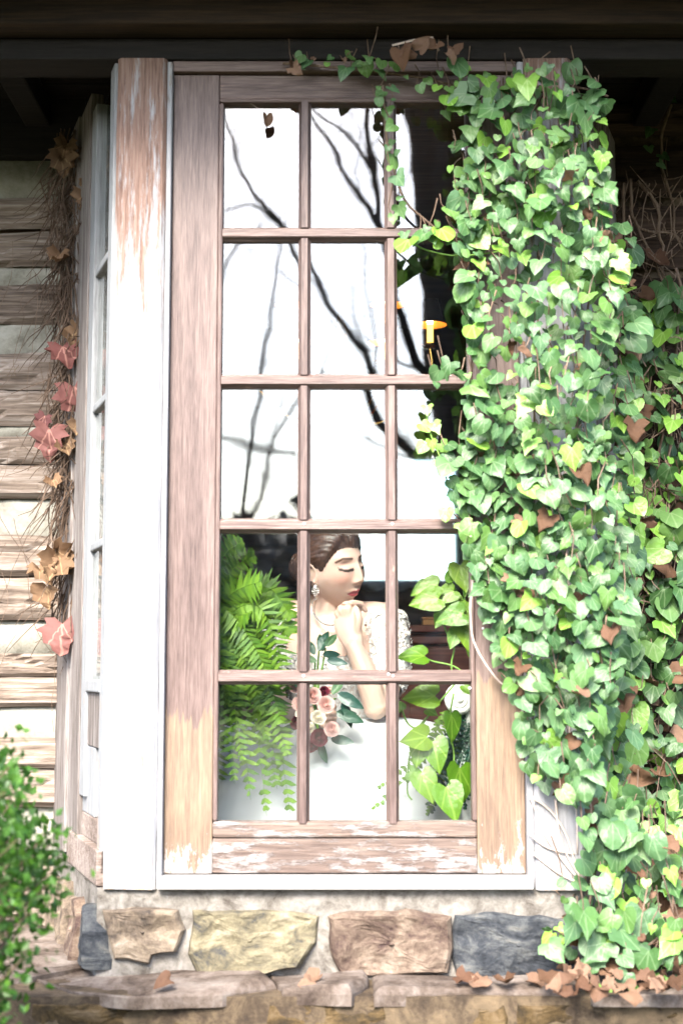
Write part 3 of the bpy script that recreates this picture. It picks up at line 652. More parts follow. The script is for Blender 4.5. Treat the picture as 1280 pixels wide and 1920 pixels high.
bare_tree('slender bare sapling mirrored in the door glass above the fern', slim, [L2([(466, 980, 4), (500, 950, 4), (515, 855, 3.4), (550, 790, 2.6), (600, 700, 2.5)]), L2([(475, 848, 4), (445, 838, 3), (400, 826, 2)]), L2([(475, 848, 4), (515, 856, 3.5), (560, 864, 2)])], 9, 3, .5)
slim2 = L2([(300, 1700, 20), (290, 1000, 14), (300, 600, 10), (330, 350, 6), (380, 150, 3)]); slim2[0] = (Vector((slim2[0][0].x, TY2, -.1)), slim2[0][1])
bare_tree('straight bare tree standing across the lawn from the white post', slim2, [L2([(300, 700, 7), (380, 600, 5), (440, 480, 3), (500, 400, 1.6)]), L2([(298, 850, 6), (230, 700, 5), (180, 500, 3)])], 12, 4, .7)
hl_ = MB(); na = 80; vs_ = []  # unseen ridge, added to close bright sky gaps behind the far wood
for d_, h_ in ((44, -.2), (46, 3.6), (49, 5.4), (53, 6.4), (110, 8.0), (160, -.3)):
    for i in range(na + 1):
        a = R(-110 + 220 * i / na); vs_.append((math.sin(a) * d_, -math.cos(a) * d_, h_ + (.5 * noise.noise(Vector((i * .3, d_, 0))) if h_ > 0 else 0)))
hl_.add(vs_, [(j * (na + 1) + i, j * (na + 1) + i + 1, (j + 1) * (na + 1) + i + 1, (j + 1) * (na + 1) + i) for j in range(5) for i in range(na)])
tag(hl_.build('backing_hill', M_['wood_far'], smooth=True), 'unseen wooded rise added beyond the lawn to block low sky', 'backing_hill', kind='structure')
# far-off wood, dark, above the lawn
wb = MB(); rnd = random.Random(3)
for k in range(24000):
    a = R(rnd.uniform(-75, 75)); d = rnd.uniform(34, 42); x = math.sin(a) * d; yy = -math.cos(a) * d
    top = 5.2 + .8 * noise.noise(Vector((x * .35, yy * .35, 0))) + .7 * noise.noise(Vector((x * 1.3, 2, 0)))
    z = rnd.random() ** .75 * top; s_ = rnd.uniform(.18, .5)
    c = Vector((x, yy, z)); u = rv().normalized() * s_; v = u.cross(rv()).normalized() * s_ * .6
    wb.add([c - u, c + v * .7, c + u, c - v * .7], [(0, 1, 2, 3)])
o = wb.build('far_wood', M_['wood_far']); tag(o, 'far-off dark evergreen wood at the edge of the lawn', 'wood', kind='stuff')
# ================================================================ leaves
def leaf_mesh(name, half, mat, fold=.18, curl=.12, wave=.03, seed=0):
    """half outline from petiole (0,0) to tip (0,-1); mirrored, folded along the midrib and curled"""
    n = len(half); m = MB(); vs_ = []
    mid = [(0, half[0][1] + (half[-1][1] - half[0][1]) * i / (n - 1)) for i in range(n)]
    mid[0] = (0, min(0, half[0][1]))
    def zz(x, y): return fold * abs(x) * (1 - .5 * abs(x)) - curl * y * y - .35 * fold * x * x + wave * (noise.noise(Vector((x * 3, y * 3, seed))) + .5 * noise.noise(Vector((x * 8, y * 8, seed))))
    cols = (0, 1, 2, -1, -2)
    for s_ in cols:
        for i in range(n):
            if s_ == 0: x, y = mid[i]
            else:
                sg = 1 if s_ > 0 else -1; ex = half[i][0] * sg * (1 + .12 * noise.noise(Vector((i, sg * 3, seed)))); ey = half[i][1] + .06 * noise.noise(Vector((i * 2, sg, seed + 4)))
                if i in (0, n - 1): ex, ey = mid[i]
                k = 1 if abs(s_) == 2 else .55; x = mid[i][0] + (ex - mid[i][0]) * k; y = mid[i][1] + (ey - mid[i][1]) * k
            vs_.append((x, y, zz(x, y)))
    fs = []
    for i in range(n - 1):
        for p_, q_ in ((0, 1), (1, 2)): fs.append((p_ * n + i, p_ * n + i + 1, q_ * n + i + 1, q_ * n + i))
        for p_, q_ in ((0, 3), (3, 4)): fs.append((p_ * n + i + 1, p_ * n + i, q_ * n + i, q_ * n + i + 1))
    m.add(vs_, fs); me = m.mesh(name, mat, smooth=True); return me
IVY = [[(0, 0), (.22, .16), (.44, .1), (.54, -.12), (.5, -.36), (.37, -.58), (.19, -.78), (0, -.9)],
       [(0, 0), (.22, .2), (.44, .24), (.6, .02), (.42, -.2), (.38, -.42), (.2, -.72), (0, -.95)],
       [(0, 0), (.18, .13), (.36, .1), (.46, -.12), (.46, -.38), (.38, -.6), (.22, -.78), (0, -.88)],
       [(0, 0), (.2, .22), (.4, .2), (.58, -.08), (.4, -.24), (.44, -.42), (.2, -.7), (0, -1.05)]]
iv = [leaf_mesh('ivy_leaf', IVY[k % 4], M_['ivy'], random.uniform(-.25, .45), random.uniform(-.15, .45), random.uniform(.05, .16), k) for k in range(16)]
ivy_y = [leaf_mesh('young_ivy_leaf', IVY[k % 4], M_['ivyy'], random.uniform(.05, .3), random.uniform(0, .25), .05, k + 20) for k in range(5)]
dry = [leaf_mesh('dry_leaf', IVY[k % 4], M_['dry'], random.uniform(-.9, 1.0), random.uniform(-.8, .8), .35, k + 40) for k in range(7)]
GRAPE = [(0, 0), (.22, .2), (.5, .2), (.44, .02), (.68, -.2), (.46, -.34), (.5, -.56), (.26, -.66), (.16, -.86), (0, -1)]
redl = [leaf_mesh('red_leaf', GRAPE, M_['red'], random.uniform(.5, 1.3), random.uniform(-.2, .8), .35, k + 60) for k in range(5)]
tanl = [leaf_mesh('tan_leaf', GRAPE, M_['tan'], random.uniform(.9, 1.8), random.uniform(-.6, .9), .45, k + 70) for k in range(5)]

def scatter(poly, n, mind, rnd, existing):
    xs = [p[0] for p in poly]; ys = [p[1] for p in poly]; out = []; tries = 0
    while len(out) < n and tries < n * 60:
        tries += 1; x = rnd.uniform(min(xs), max(xs)); y = rnd.uniform(min(ys), max(ys))
        if not inpoly(x, y, poly): continue
        md = mind
        if all((x - a) ** 2 + (y - c) ** 2 > md * md for a, c in existing): out.append((x, y)); existing.append((x, y))
    return out
def ivy_plant(name, label, cat, root, groups, seed, depth):
    """groups: (polygon in picture-plane positions, number, min spacing, size px, share of young, share of dry)"""
    rnd = random.Random(seed); t = thing(name, label, cat, root); ex = []; total = 0; pts = []
    for poly, n, md, size, yo, dr in groups:
        for (px, py) in scatter(poly, n, md, rnd, ex):
            Y = depth(px, py, rnd); p = at(px, py, Y); s_ = size * rnd.choice((.45, .6, .8, .95, 1.1, 1.35)) / FPX * (Y - CAM_Y)
            nrm = Vector((rnd.gauss(0, .45), -1, rnd.gauss(.45, .45))); tip = Vector((rnd.gauss(0, .6), rnd.uniform(-.35, .05), -1))
            u = rnd.random(); me = rnd.choice(ivy_y) if u < yo else rnd.choice(dry) if u < yo + dr else rnd.choice(iv)
            if u >= yo and u < yo + dr: nrm += rv(.6); tip += rv(.8); s_ *= .85
            nm = 'dry_leaf' if yo <= u < yo + dr else 'leaf'
            put(nm, me, fr(nrm, tip, p + Vector((0, 0, s_ * .4)), s_), t); pts.append(p); total += 1
    return t, pts
def stem_tubes(t, paths, mat, r0, r1=None, name='stem', n=5, wob=.006):
    for P in paths:
        m = MB(); Q = spline(P, 5); Q = [q + Vector((noise.noise(q * 13), noise.noise(q * 13 + Vector((5, 0, 0))), noise.noise(q * 13 + Vector((0, 7, 0))))) * wob for q in Q]
        k = len(Q); r1_ = r1 if r1 else r0 * .5
        m.tube(Q, [r0 + (r1_ - r0) * i / (k - 1) for i in range(k)], n); m.build(name, mat, t, smooth=True)
def undergrowth(t, pts, mat, seed, r=.0022, name='twigs', share=.6):
    rnd = random.Random(seed); m = MB()
    for p in pts:
        if rnd.random() > share: continue
        q = p + Vector((rnd.uniform(-.03, .03), rnd.uniform(.02, .05), rnd.uniform(.03, .12))); e = p + Vector((0, .004, .0))
        m.tube([q, q.lerp(e, .5) + rv(.012), e], [r, r * .8, r * .5], 3, cap=False)
    o = m.build(name, mat, t); o['kind'] = 'stuff'
# --- the ivy that hangs over the door head and post
up = [(760, 128), (850, 130), (960, 150), (1090, 170), (1150, 195), (1130, 300), (1160, 400), (1170, 480), (1165, 620), (1150, 660), (1130, 820), (900, 820), (868, 740), (890, 690), (866, 640), (880, 560), (862, 490), (760, 470), (745, 440), (850, 390), (838, 300), (862, 250), (800, 200)]
core_up = [(860, 330), (1120, 300), (1160, 480), (1150, 640), (1110, 820), (900, 820), (900, 560), (850, 420)]
def dep_front(px, py, rnd):
    k = max(0, min(1, (px - 860) / 150)); return -.045 - (.05 + .09 * k) * rnd.random() - .03 * max(0, math.sin((py - 200) / 300))
t1, p1 = ivy_plant('climbing_ivy', 'dense pale green ivy clothing the upper post beside the glazed door', 'ivy', (.62, -.05, 1.9), [(core_up, 262, 15, 35, .08, .05), ([(960, 125), (1100, 130), (1140, 200), (1100, 300), (950, 280)], 34, 15, 36, .08, .03)], 21, dep_front)
t1b, p1b = ivy_plant('climbing_ivy', 'loose ivy sprays hanging from the lintel over the top panes', 'ivy', (.35, -.05, 2.8),
    [([(a_, c_) for a_, c_ in up if c_ < 480], 150, 15, 36, .14, .05), ([(760, 440), (900, 430), (900, 840), (868, 740), (890, 690), (866, 640), (880, 560), (862, 490)], 34, 15, 36, .14, .06), ([(700, 160), (735, 165), (755, 390), (735, 420), (725, 250)], 16, 14, 26, .2, .05), ([(525, 92), (760, 108), (760, 146), (530, 140)], 18, 13, 24, .1, .05), ([(840, 690), (880, 700), (880, 720), (800, 725)], 6, 15, 34, .2, 0)], 22, dep_front)
p1 = p1 + p1b
stem_tubes(t1, [[at(a, c, -.03) for a, c in s] for s in ([(530, 118), (640, 128), (760, 140), (900, 170), (1050, 160), (1140, 180)], [(720, 160), (722, 240), (740, 330), (780, 400), (860, 450), (950, 440)], [(880, 500), (905, 640), (912, 740), (895, 850)], [(1000, 200), (1010, 500), (1000, 800)], [(1100, 200), (1105, 500), (1080, 820)])], M_['stem'], .004, .003)
stem_tubes(t1, [[at(920, 530, -.05), at(905, 570, -.06), at(906, 640, -.05)], [at(745, 440, -.05), at(800, 470, -.08), at(880, 480, -.09), at(940, 470, -.07)]], M_['gstem'], .0025, .002)
undergrowth(t1, p1, M_['stem'], 3)
# --- the ivy on the post, lower half
lo = [(880, 820), (1130, 820), (1160, 950), (1170, 1150), (1150, 1330), (1100, 1440), (1090, 1520), (1020, 1480), (985, 1440), (965, 1330), (950, 1280), (925, 1220), (905, 1130), (870, 1010), (860, 930)]
def dep_low(px, py, rnd):
    k = max(0, min(1, (px - 880) / 150)); return -.045 - (.03 + .10 * k) * rnd.random()
lo_a = [(a_, c_) for a_, c_ in lo if c_ <= 1150] ; lo_b = [(a_, c_) for a_, c_ in lo if c_ >= 1130]
t2b, p2b = ivy_plant('climbing_ivy', 'thick ivy on the post beside the third and fourth rows of panes', 'ivy', (.6, -.05, 1.4), [(lo_a, 270, 15, 35, .08, .07), ([(830, 840), (880, 830), (885, 960), (850, 950)], 10, 17, 34, .1, .0)], 33, dep_low)
t2, p2 = ivy_plant('climbing_ivy', 'ivy thinning out over bare roots on the foot of the white post', 'ivy', (.6, -.05, .8),
    [(lo_b, 210, 15.5, 35, .08, .08), ([(1000, 1430), (1110, 1420), (1110, 1560), (1090, 1640), (1080, 1500)], 22, 17, 34, .1, .1)], 34, dep_low)
p2 = p2 + p2b
stem_tubes(t2, [[at(a, c, -.038) for a, c in s] for s in ([(888, 1060), (884, 1140), (892, 1220), (930, 1270), (965, 1310), (985, 1360)], [(990, 1490), (1040, 1530), (1075, 1600), (1085, 1650)], [(1000, 1500), (1020, 1560), (1062, 1620), (1085, 1648)], [(985, 1560), (1030, 1590), (1080, 1600)], [(1000, 1600), (1050, 1640), (1082, 1655)], [(1040, 1500), (1050, 1570), (1086, 1640)], [(960, 830), (980, 1000), (1010, 1200), (1030, 1400)], [(1060, 830), (1060, 1100), (1070, 1400), (1085, 1600)])], M_['rstem'], .0035, .002, wob=.01)
undergrowth(t2, p2, M_['stem'], 5)
# --- a loose shoot in front of the glass
t3 = thing('ivy_shoot', 'single loose shoot of young ivy hanging across the third row of panes', 'ivy', at(800, 770, -.03))
sh = [(798, 770), (806, 810), (818, 840), (832, 880), (845, 930), (862, 970)]
stem_tubes(t3, [[at(a, c, -.03) for a, c in sh]], M_['gstem'], .0022, .0016, wob=.002)
rnd = random.Random(8)
for a, c in ((800, 768), (790, 800), (812, 800), (796, 838), (826, 838), (808, 832), (818, 868), (836, 960), (852, 905)):
    put('leaf', rnd.choice(ivy_y), fr((rnd.gauss(0, .3), -1, rnd.gauss(.3, .3)), (rnd.gauss(0, .6), -.1, -1), at(a, c - 6, -.033), rnd.uniform(20, 34) / FPX * 3.6), t3)
# --- ivy on the log wall
wl = [(1165, 560), (1290, 540), (1300, 1420), (1160, 1420), (1150, 1100), (1165, 900)]
def dep_wall(px, py, rnd): return .69 - .12 * rnd.random()
t4, p4 = ivy_plant('climbing_ivy', 'sharp glossy green ivy creeping over the dark log wall', 'ivy', (1.0, .66, .8),
    [(wl, 215, 15.5, 38, .28, .05), ([(1140, 1000), (1300, 1000), (1300, 1760), (1100, 1760), (1100, 1560)], 150, 17, 36, .2, .09)], 44, lambda a, c, r_: dep_wall(a, c, r_) if a > 1175 else .3 + .2 * r_.random())
for (a, c, s_) in ((1128, 85, 34), (1165, 96, 34), (1275, 75, 34), (1232, 205, 30), (1250, 190, 26), (1220, 250, 24), (1240, 300, 24), (1235, 315, 20), (1215, 285, 20), (1265, 600, 40)):
    put('leaf', rnd.choice(iv), fr((rnd.gauss(0, .3), -1, rnd.gauss(.4, .3)), (rnd.gauss(0, .6), -.1, -1), at(a, c - 10, .62), s_ / FPX * 4.2), t4)
t4b, p4b = ivy_plant('climbing_ivy', 'ivy covering the angled bay side between white post and log wall', 'ivy', (.75, .3, .8), [([(1115, 420), (1185, 440), (1195, 900), (1190, 1540), (1110, 1540), (1130, 1000)], 190, 15.5, 38, .14, .06)], 46, lambda a, c, r_: .02 + .4 * r_.random())
undergrowth(t4b, p4b, M_['stem'], 17)
stem_tubes(t4, [[at(a, c, .66) for a, c in s] for s in ([(1200, 340), (1235, 420), (1240, 520), (1210, 600), (1190, 760)], [(1180, 330), (1190, 420), (1260, 430), (1280, 470)], [(1250, 200), (1240, 320), (1260, 420), (1290, 460)], [(1180, 400), (1220, 470), (1250, 560)], [(1230, 600), (1250, 760), (1240, 900), (1265, 1050)], [(1170, 640), (1175, 900), (1185, 1200), (1180, 1500)], [(1270, 500), (1265, 800), (1250, 1200)], [(1160, 340), (1165, 500), (1172, 700)])], M_['stem'], .006, .003, wob=.03)
undergrowth(t4, p4, M_['stem'], 7)
m = MB(); rnd = random.Random(14)
for k in range(420):                                    # matted dead stems behind the leaves
    px = rnd.uniform(1160, 1300); py = rnd.uniform(330, 1750); p = at(px, py, rnd.uniform(.6, .69)); d = Vector((rnd.gauss(0, .5), rnd.gauss(0, .15), rnd.gauss(0, 1))).normalized() * rnd.uniform(.04, .16)
    m.tube([p, p + d * .5 + rv(.015), p + d], [.0022, .002, .001], 3, cap=False)
o = m.build('dead_stems', M_['stem'], t4); o['kind'] = 'stuff'
for k in range(34):
    px = rnd.uniform(1150, 1290); py = rnd.uniform(430, 1780); put('dry_leaf', rnd.choice(dry), fr(Vector((rnd.gauss(0, .7), -1, rnd.gauss(.2, .6))), rv() + Vector((0, 0, -.6)), at(px, py, rnd.uniform(.5, .66)), rnd.uniform(24, 50) / FPX * 4.2), t4)
# --- ivy and litter at the foot of the post
def dep_foot(px, py, rnd): return -.10 + .25 * rnd.random() if py < 1720 else -.06 - .12 * rnd.random()
t5, p5 = ivy_plant('climbing_ivy', 'trailing ivy tumbling over the foundation onto the stone step', 'ivy', (.8, -.1, .55),
    [([(1085, 1530), (1180, 1480), (1230, 1700), (1180, 1820), (1110, 1820), (1070, 1760), (1095, 1660)], 95, 18, 42, .08, .1), ([(1010, 1745), (1100, 1740), (1110, 1790), (1020, 1800)], 14, 20, 42, .2, .1), ([(1050, 1865), (1200, 1850), (1230, 1890), (1070, 1890)], 14, 18, 36, .5, .0), ([(1020, 1670), (1090, 1640), (1090, 1690), (1030, 1690)], 5, 20, 34, .1, 0), ([(1180, 1560), (1300, 1560), (1300, 1860), (1170, 1860)], 70, 18, 38, .15, .25)], 55, dep_foot)
stem_tubes(t5, [[at(1100, 1560, -.05), at(1110, 1640, -.05), at(1105, 1720, -.06), at(1140, 1790, -.08)], [at(1180, 1750, -.1), at(1150, 1790, -.12), at(1220, 1770, -.1), at(1280, 1700, 0)]], M_['stem'], .004, .003)
undergrowth(t5, p5, M_['stem'], 9)
for k in range(60):
    px = rnd.uniform(1030, 1290); py = rnd.uniform(1720, 1862); p = atz(px, py, LZ + .03) if py > 1800 else at(px, py, -.03)
    put('dry_leaf', rnd.choice(dry), fr(Vector((rnd.gauss(0, .5), -.5, 1)) if py > 1800 else Vector((rnd.gauss(0, .6), -1, .4)), rv(), p, rnd.uniform(22, 46) / FPX * 3.5), t5)
# fallen leaves on the step
for k, (a, c, lab) in enumerate(((318, 1838, 'curled brown leaf lying on the flagstone below the tan foundation stone'), (575, 1836, 'large split brown leaf lying on the step between gold and brown stones'), (598, 1830, 'pale folded leaf leaning on the mortar beside the brown foundation stone'), (860, 1834, 'orange leaf at the joint of brown and blue-grey foundation stones'), (885, 1838, 'dark brown leaf below the corner of the blue-grey stone'), (945, 1836, 'tan upturned leaf under the blue-grey foundation stone'), (990, 1836, 'reddish leaf on the step beside the trailing ivy'))):
    o = link('fallen_leaf', dry[k % len(dry)]); o.matrix_basis = fr((rnd.gauss(0, .3), -.5, 1), (rnd.gauss(0, 1), -.4, 0), atz(a, c, LZ + .018), rnd.uniform(26, 40) / FPX * 3.45); tag(o, lab, 'leaf', group='fallen leaves on the stone step')
# --- dead vine on the corner of the log wall
dv = thing('dead_vine', 'dried vine with red and tan leaves clinging to the log wall corner', 'vine', (-.86, .6, .75))
m = MB(); rnd = random.Random(31)
for k in range(900):
    px = rnd.gauss(150, 24); py = rnd.uniform(240, 900) if rnd.random() < .8 else rnd.uniform(880, 1150); Y = rnd.uniform(.50, .64); px = min(px, 186 - (py - 240) * .02)
    p = at(px, py, Y); P = [p]; d = Vector((rnd.gauss(0, .22), rnd.gauss(0, .1), -1)).normalized()
    for q in range(5): d = (d + rv(.32)).normalized(); P.append(P[-1] + d * rnd.uniform(.03, .055))
    m.tube(P, [.0024, .0024, .002, .0018, .0014, .0008], 3, cap=False)
o = m.build('tendrils', M_['twig'], dv); o['kind'] = 'stuff'
m = MB()
for k in range(22):                                    # hair-thin pale tendrils over the logs
    px = rnd.uniform(0, 120); py = rnd.uniform(380, 1250); p = at(px, py, WY - .045); P = [p]; d = Vector((rnd.gauss(0, .3), 0, -1)).normalized()
    for q in range(9): d = (d + Vector((rnd.gauss(0, .22), 0, rnd.gauss(0, .1)))).normalized(); P.append(P[-1] + d * rnd.uniform(.03, .06))
    m.tube(P, .0009, 3, cap=False)
o = m.build('tendrils', M_['stem'], dv); o['kind'] = 'stuff'
stem_tubes(dv, [[at(a, c, .56) for a, c in s] for s in ([(160, 250), (150, 420), (140, 560), (130, 640), (136, 760), (110, 850), (105, 960), (100, 1060)], [(175, 300), (165, 500), (150, 620), (130, 900), (112, 1200)], [(138, 430), (148, 500), (137, 640), (140, 720)])], M_['stem'], .005, .003, wob=.02)
for a, c, s_, kind in ((118, 650, 86, 'r'), (140, 725, 104, 'r'), (95, 805, 92, 'r'), (155, 620, 66, 't'), (148, 795, 50, 't'), (118, 1170, 100, 'r'), (100, 1030, 90, 't'), (112, 1050, 84, 't'), (75, 1065, 74, 't'), (90, 1100, 66, 't'), (115, 290, 74, 't'), (128, 270, 56, 't'), (165, 365, 62, 't'), (178, 395, 56, 't'), (115, 480, 56, 't'), (178, 1000, 26, 'r'), (122, 830, 50, 't'), (85, 780, 46, 'r'), (168, 340, 44, 't'), (100, 900, 44, 't')):
    put('red_leaf' if kind == 'r' else 'tan_leaf', rnd.choice(redl if kind == 'r' else tanl), fr((rnd.gauss(0, .35), -1, rnd.gauss(.1, .3)), (rnd.gauss(0, .35), -.1, -1), at(a, c, .5), s_ * .66 / FPX * 4.1), dv)
# leaf dangling before the first pane, dead bits on the beam
dl = thing('dangling_leaf', 'tiny curled brown leaf hanging on a thread before the top pane', 'leaf', at(500, 240, -.02))
put('blade', dry[2], fr((.5, -1, .2), (.1, 0, -1), at(500, 216, -.02), 25 / FPX * 3.6), dl)
m = MB(); m.tube([at(470, 194, -.004), at(488, 205, -.015), at(500, 218, -.02)], .0007, 3); m.build('thread', M_['rstem'], dl)
bt = thing('dead_twig', 'dry twig with pale withered leaves caught on the beam above the ivy', 'twig', at(775, 100, -.12))
m = MB(); m.tube([at(a, c, -.125) for a, c in ((735, 85), (775, 75), (810, 70), (822, 95))], .003, 4); m.build('stem', M_['rstem'], bt)
for a, c in ((770, 92), (786, 94), (752, 96), (818, 84), (850, 90), (838, 98)): put('dry_leaf', rnd.choice(dry), fr(Vector((0, -1, .3)) + rv(.5), rv(), at(a, c, -.13), rnd.uniform(24, 40) / FPX * 3.5), bt)
# --- boxwood in the near corner
bx = thing('boxwood_shrub', 'bright green boxwood shrub growing in front of the log wall', 'shrub', (-.86, -.75, 0))
fm = MB(); sm = MB(); rnd = random.Random(77)
BP = [(-200, 1460), (20, 1425), (30, 1500), (60, 1550), (112, 1575), (92, 1630), (100, 1680), (50, 1730), (44, 1800), (0, 1890), (0, 1990), (-200, 2300)]
cl_ = []
while len(cl_) < 280:
    px = rnd.uniform(-220, 130); py = rnd.uniform(1420, 2300)
    if inpoly(px, py, BP): cl_.append(at(px, py, rnd.uniform(-1.0, -.5)))
for c in cl_:
    b0 = Vector((-.95 + rnd.uniform(-.1, .1), -.75, max(.0, c.z - .35))); sm.tube([b0, b0.lerp(c, .5) + rv(.03), c], [.004, .003, .0015], 4, cap=False)
    for q in range(20):
        p = c + Vector((rnd.gauss(0, .028), rnd.gauss(0, .028), rnd.gauss(0, .03))); d = (rv() + Vector((0, -.2, .5))).normalized(); s_ = rnd.uniform(.012, .022); u = d.cross(rv()).normalized() * s_ * .42; nn = u.cross(d).normalized() * s_ * .15
        fm.add([p, p + d * s_ * .5 + u + nn, p + d * s_ * 1.2, p + d * s_ * .5 - u + nn], [(0, 1, 2), (0, 2, 3)])
o = fm.build('foliage', M_['box'], bx); o['kind'] = 'stuff'; o = sm.build('branches', M_['stem'], bx); o['kind'] = 'stuff'
# ================================================================ fern on a stand
def frond(P, wid, npair, droop=.25, mat='fern', parent=None, seed=0, name='frond'):
    Q = spline(P, 8); m = MB(); L = len(Q); rnd = random.Random(seed); view = Vector((rnd.gauss(0, .5), -1, rnd.gauss(.35, .3))).normalized()
    sp_ = sum((Q[i + 1] - Q[i]).length for i in range(L - 1)) / npair
    m.tube(Q, [.0018 * (1 - .7 * i / L) for i in range(L)], 3, cap=False)
    for k in range(npair):
        t = .06 + .93 * k / npair; f = t * (L - 1); i = min(int(f), L - 2); p = Q[i].lerp(Q[i + 1], f - i); d = (Q[i + 1] - Q[i]).normalized()
        side = d.cross(view).normalized(); up = side.cross(d).normalized(); ln = wid * min(1, (1.03 - t) * 5) ** .8 * min(1, .45 + t * 3) * rnd.uniform(.7, 1.15); hw = max(wid * .1, sp_ * .46)
        for s_ in (-1, 1):
            if rnd.random() < .06: continue
            e = (side * s_ + d * rnd.uniform(.15, .55) - up * droop * rnd.uniform(.4, 1.4) + Vector((0, 0, -.15))).normalized(); b_ = p; tip = p + e * ln; w_ = d * hw
            m.add([b_ - w_ * .6, b_ + e * ln * .5 - w_ * .8 + up * .002, tip, b_ + e * ln * .5 + w_ + up * .002, b_ + w_ * .9], [(0, 1, 3, 4), (1, 2, 3)])
    return m.build(name, M_[mat], parent)
fx = at(372, 1215, .15)
fern = thing('potted_fern', 'lush boston fern arching from a dark clay pot inside the glass', 'fern', (fx.x, .15, FZ))
rnd = random.Random(5)
tips = [(548, 1160), (525, 1120), (498, 1120), (520, 1270), (520, 1480), (455, 1430), (545, 1135), (548, 1190), (535, 1250), (540, 1300), (470, 1500), (500, 1530), (545, 1528), (520, 1440), (440, 1470), (420, 1400), (470, 1400), (500, 1390), (450, 1360), (478, 1040), (455, 1015), (430, 1060), (490, 1090), (520, 1100), (415, 1110), (400, 1180), (395, 1260), (380, 1330), (350, 1200), (360, 1120), (505, 1230), (480, 1290), (530, 1360), (410, 1480), (440, 1300), (500, 1160), (470, 1150), (455, 1210), (515, 1300), (370, 1400), (425, 1330), (495, 1340), (540, 1420)]
for k, (a, c) in enumerate(tips):
    Y1 = rnd.uniform(.07, .22); tip = at(a, c, Y1); o_ = fx + Vector((rnd.uniform(-.03, .03), rnd.uniform(-.03, .03), rnd.uniform(-.02, .02)))
    dz = tip.z - o_.z; rise = max(.05, .12 + .35 * max(0, dz)) if dz < .08 else dz * .6
    hor = Vector((tip.x - o_.x, tip.y - o_.y, 0))
    mid1 = o_ + hor * .28 + Vector((0, 0, rise * .8)); mid2 = o_ + hor * .72 + Vector((0, 0, rise if dz > -.1 else rise * .3 + dz * .3)); 
    if dz > .08: mid1 = o_ + hor * .2 + Vector((0, 0, dz * .45)); mid2 = o_ + hor * .55 + Vector((0, 0, dz * .85))
    frond([o_, mid1, mid2, tip], rnd.uniform(.042, .06), 40, .3, 'fern', fern, k)
pot = MB(); pz = fx.z - .02
pot.lathe([(0, pz - .2), (.045, pz - .2), (.05, pz - .19), (.062, pz - .03), (.07, pz - .03), (.07, pz), (.062, pz), (.058, pz - .02), (0, pz - .02)], (fx.x, .15, 0), 28); pot.build('pot', M_['clay'], fern, smooth=False)
st = thing('plant_stand', 'turned dark wooden stand carrying the fern pot', 'stand', (fx.x, .15, FZ))
b = MB(); b.lathe([(0, FZ), (.08, FZ), (.08, FZ + .02), (.03, FZ + .04), (.022, FZ + .15), (.035, FZ + .24), (.022, FZ + .34), (.03, pz - .235), (.0, pz - .235)], (fx.x, .15, 0), 20); b.build('column', M_['inwood'], st, smooth=True)
b = MB(); b.lathe([(0, pz - .236), (.06, pz - .236), (.065, pz - .22), (.06, pz - .2005), (0, pz - .2005)], (fx.x, .15, 0), 24); b.build('top', M_['inwood'], st)

# ================================================================ urn with scrolls, pothos, small-leaved trailer
ux_ = at(890, 1300, .27).x + .035; uzt = Zf(1285, .27)
urn = thing('stone_urn', 'white plaster urn with a scroll volute holding trailing pothos', 'urn', (ux_, .27, FZ))
b = MB(); b.lathe([(0, FZ), (.1, FZ), (.1, FZ + .05), (.07, FZ + .07), (.05, FZ + .2), (.045, FZ + .32), (.07, FZ + .4), (.085, uzt - .14), (.07, uzt - .07), (.085, uzt - .02), (.1, uzt), (.085, uzt), (.06, uzt - .03), (0, uzt - .03)], (ux_, .27, 0), 32); b.build('body', M_['white'], urn, smooth=True)
for sx in (-1, 1):
    b = MB(); c = at(862, 1312, .22) if sx < 0 else Vector((ux_ + .09, .24, uzt - .04)); P = []
    for i in range(60):
        a = i / 59 * 2.6 * 2 * math.pi; rr = .036 * (1 - i / 59 * .9); P.append(c + Vector((math.cos(a + 1.2) * rr * -sx, -.012 * i / 59, math.sin(a + 1.2) * rr)))
    b.tube(P, [.011 * (1 - .55 * i / 59) for i in range(60)], 8); b.ball(c + Vector((0, -.012, 0)), .008)
    b.lathe([(0, -.012), (.038, -.012), (.04, 0), (.038, .03), (0, .03)], c + Vector((0, .014, 0)), 24, axis=Matrix.Rotation(R(-90), 3, 'X')); b.build('volute', M_['white'], urn, smooth=True)
HEART = [(0, 0), (.18, .17), (.36, .14), (.47, -.06), (.44, -.32), (.32, -.6), (.15, -.86), (0, -1.05)]
po = [leaf_mesh('pothos_leaf', HEART, M_['pothos'], random.uniform(.05, .3), random.uniform(.05, .3), .05, 80 + k) for k in range(6)]
pt = thing('trailing_pothos', 'bright lime green heart-leaved pothos trailing from the white urn', 'plant', (ux_, .25, uzt))
def pl_(px, py, s_, ta, Y=.12, nx=0.0, nzv=.35): put('leaf', rnd.choice(po), fr((nx, -1, nzv), (math.sin(R(ta)), -.05, -math.cos(R(ta))), at(px, py, Y), s_ * .86 / FPX * (3.6 + Y)), pt)
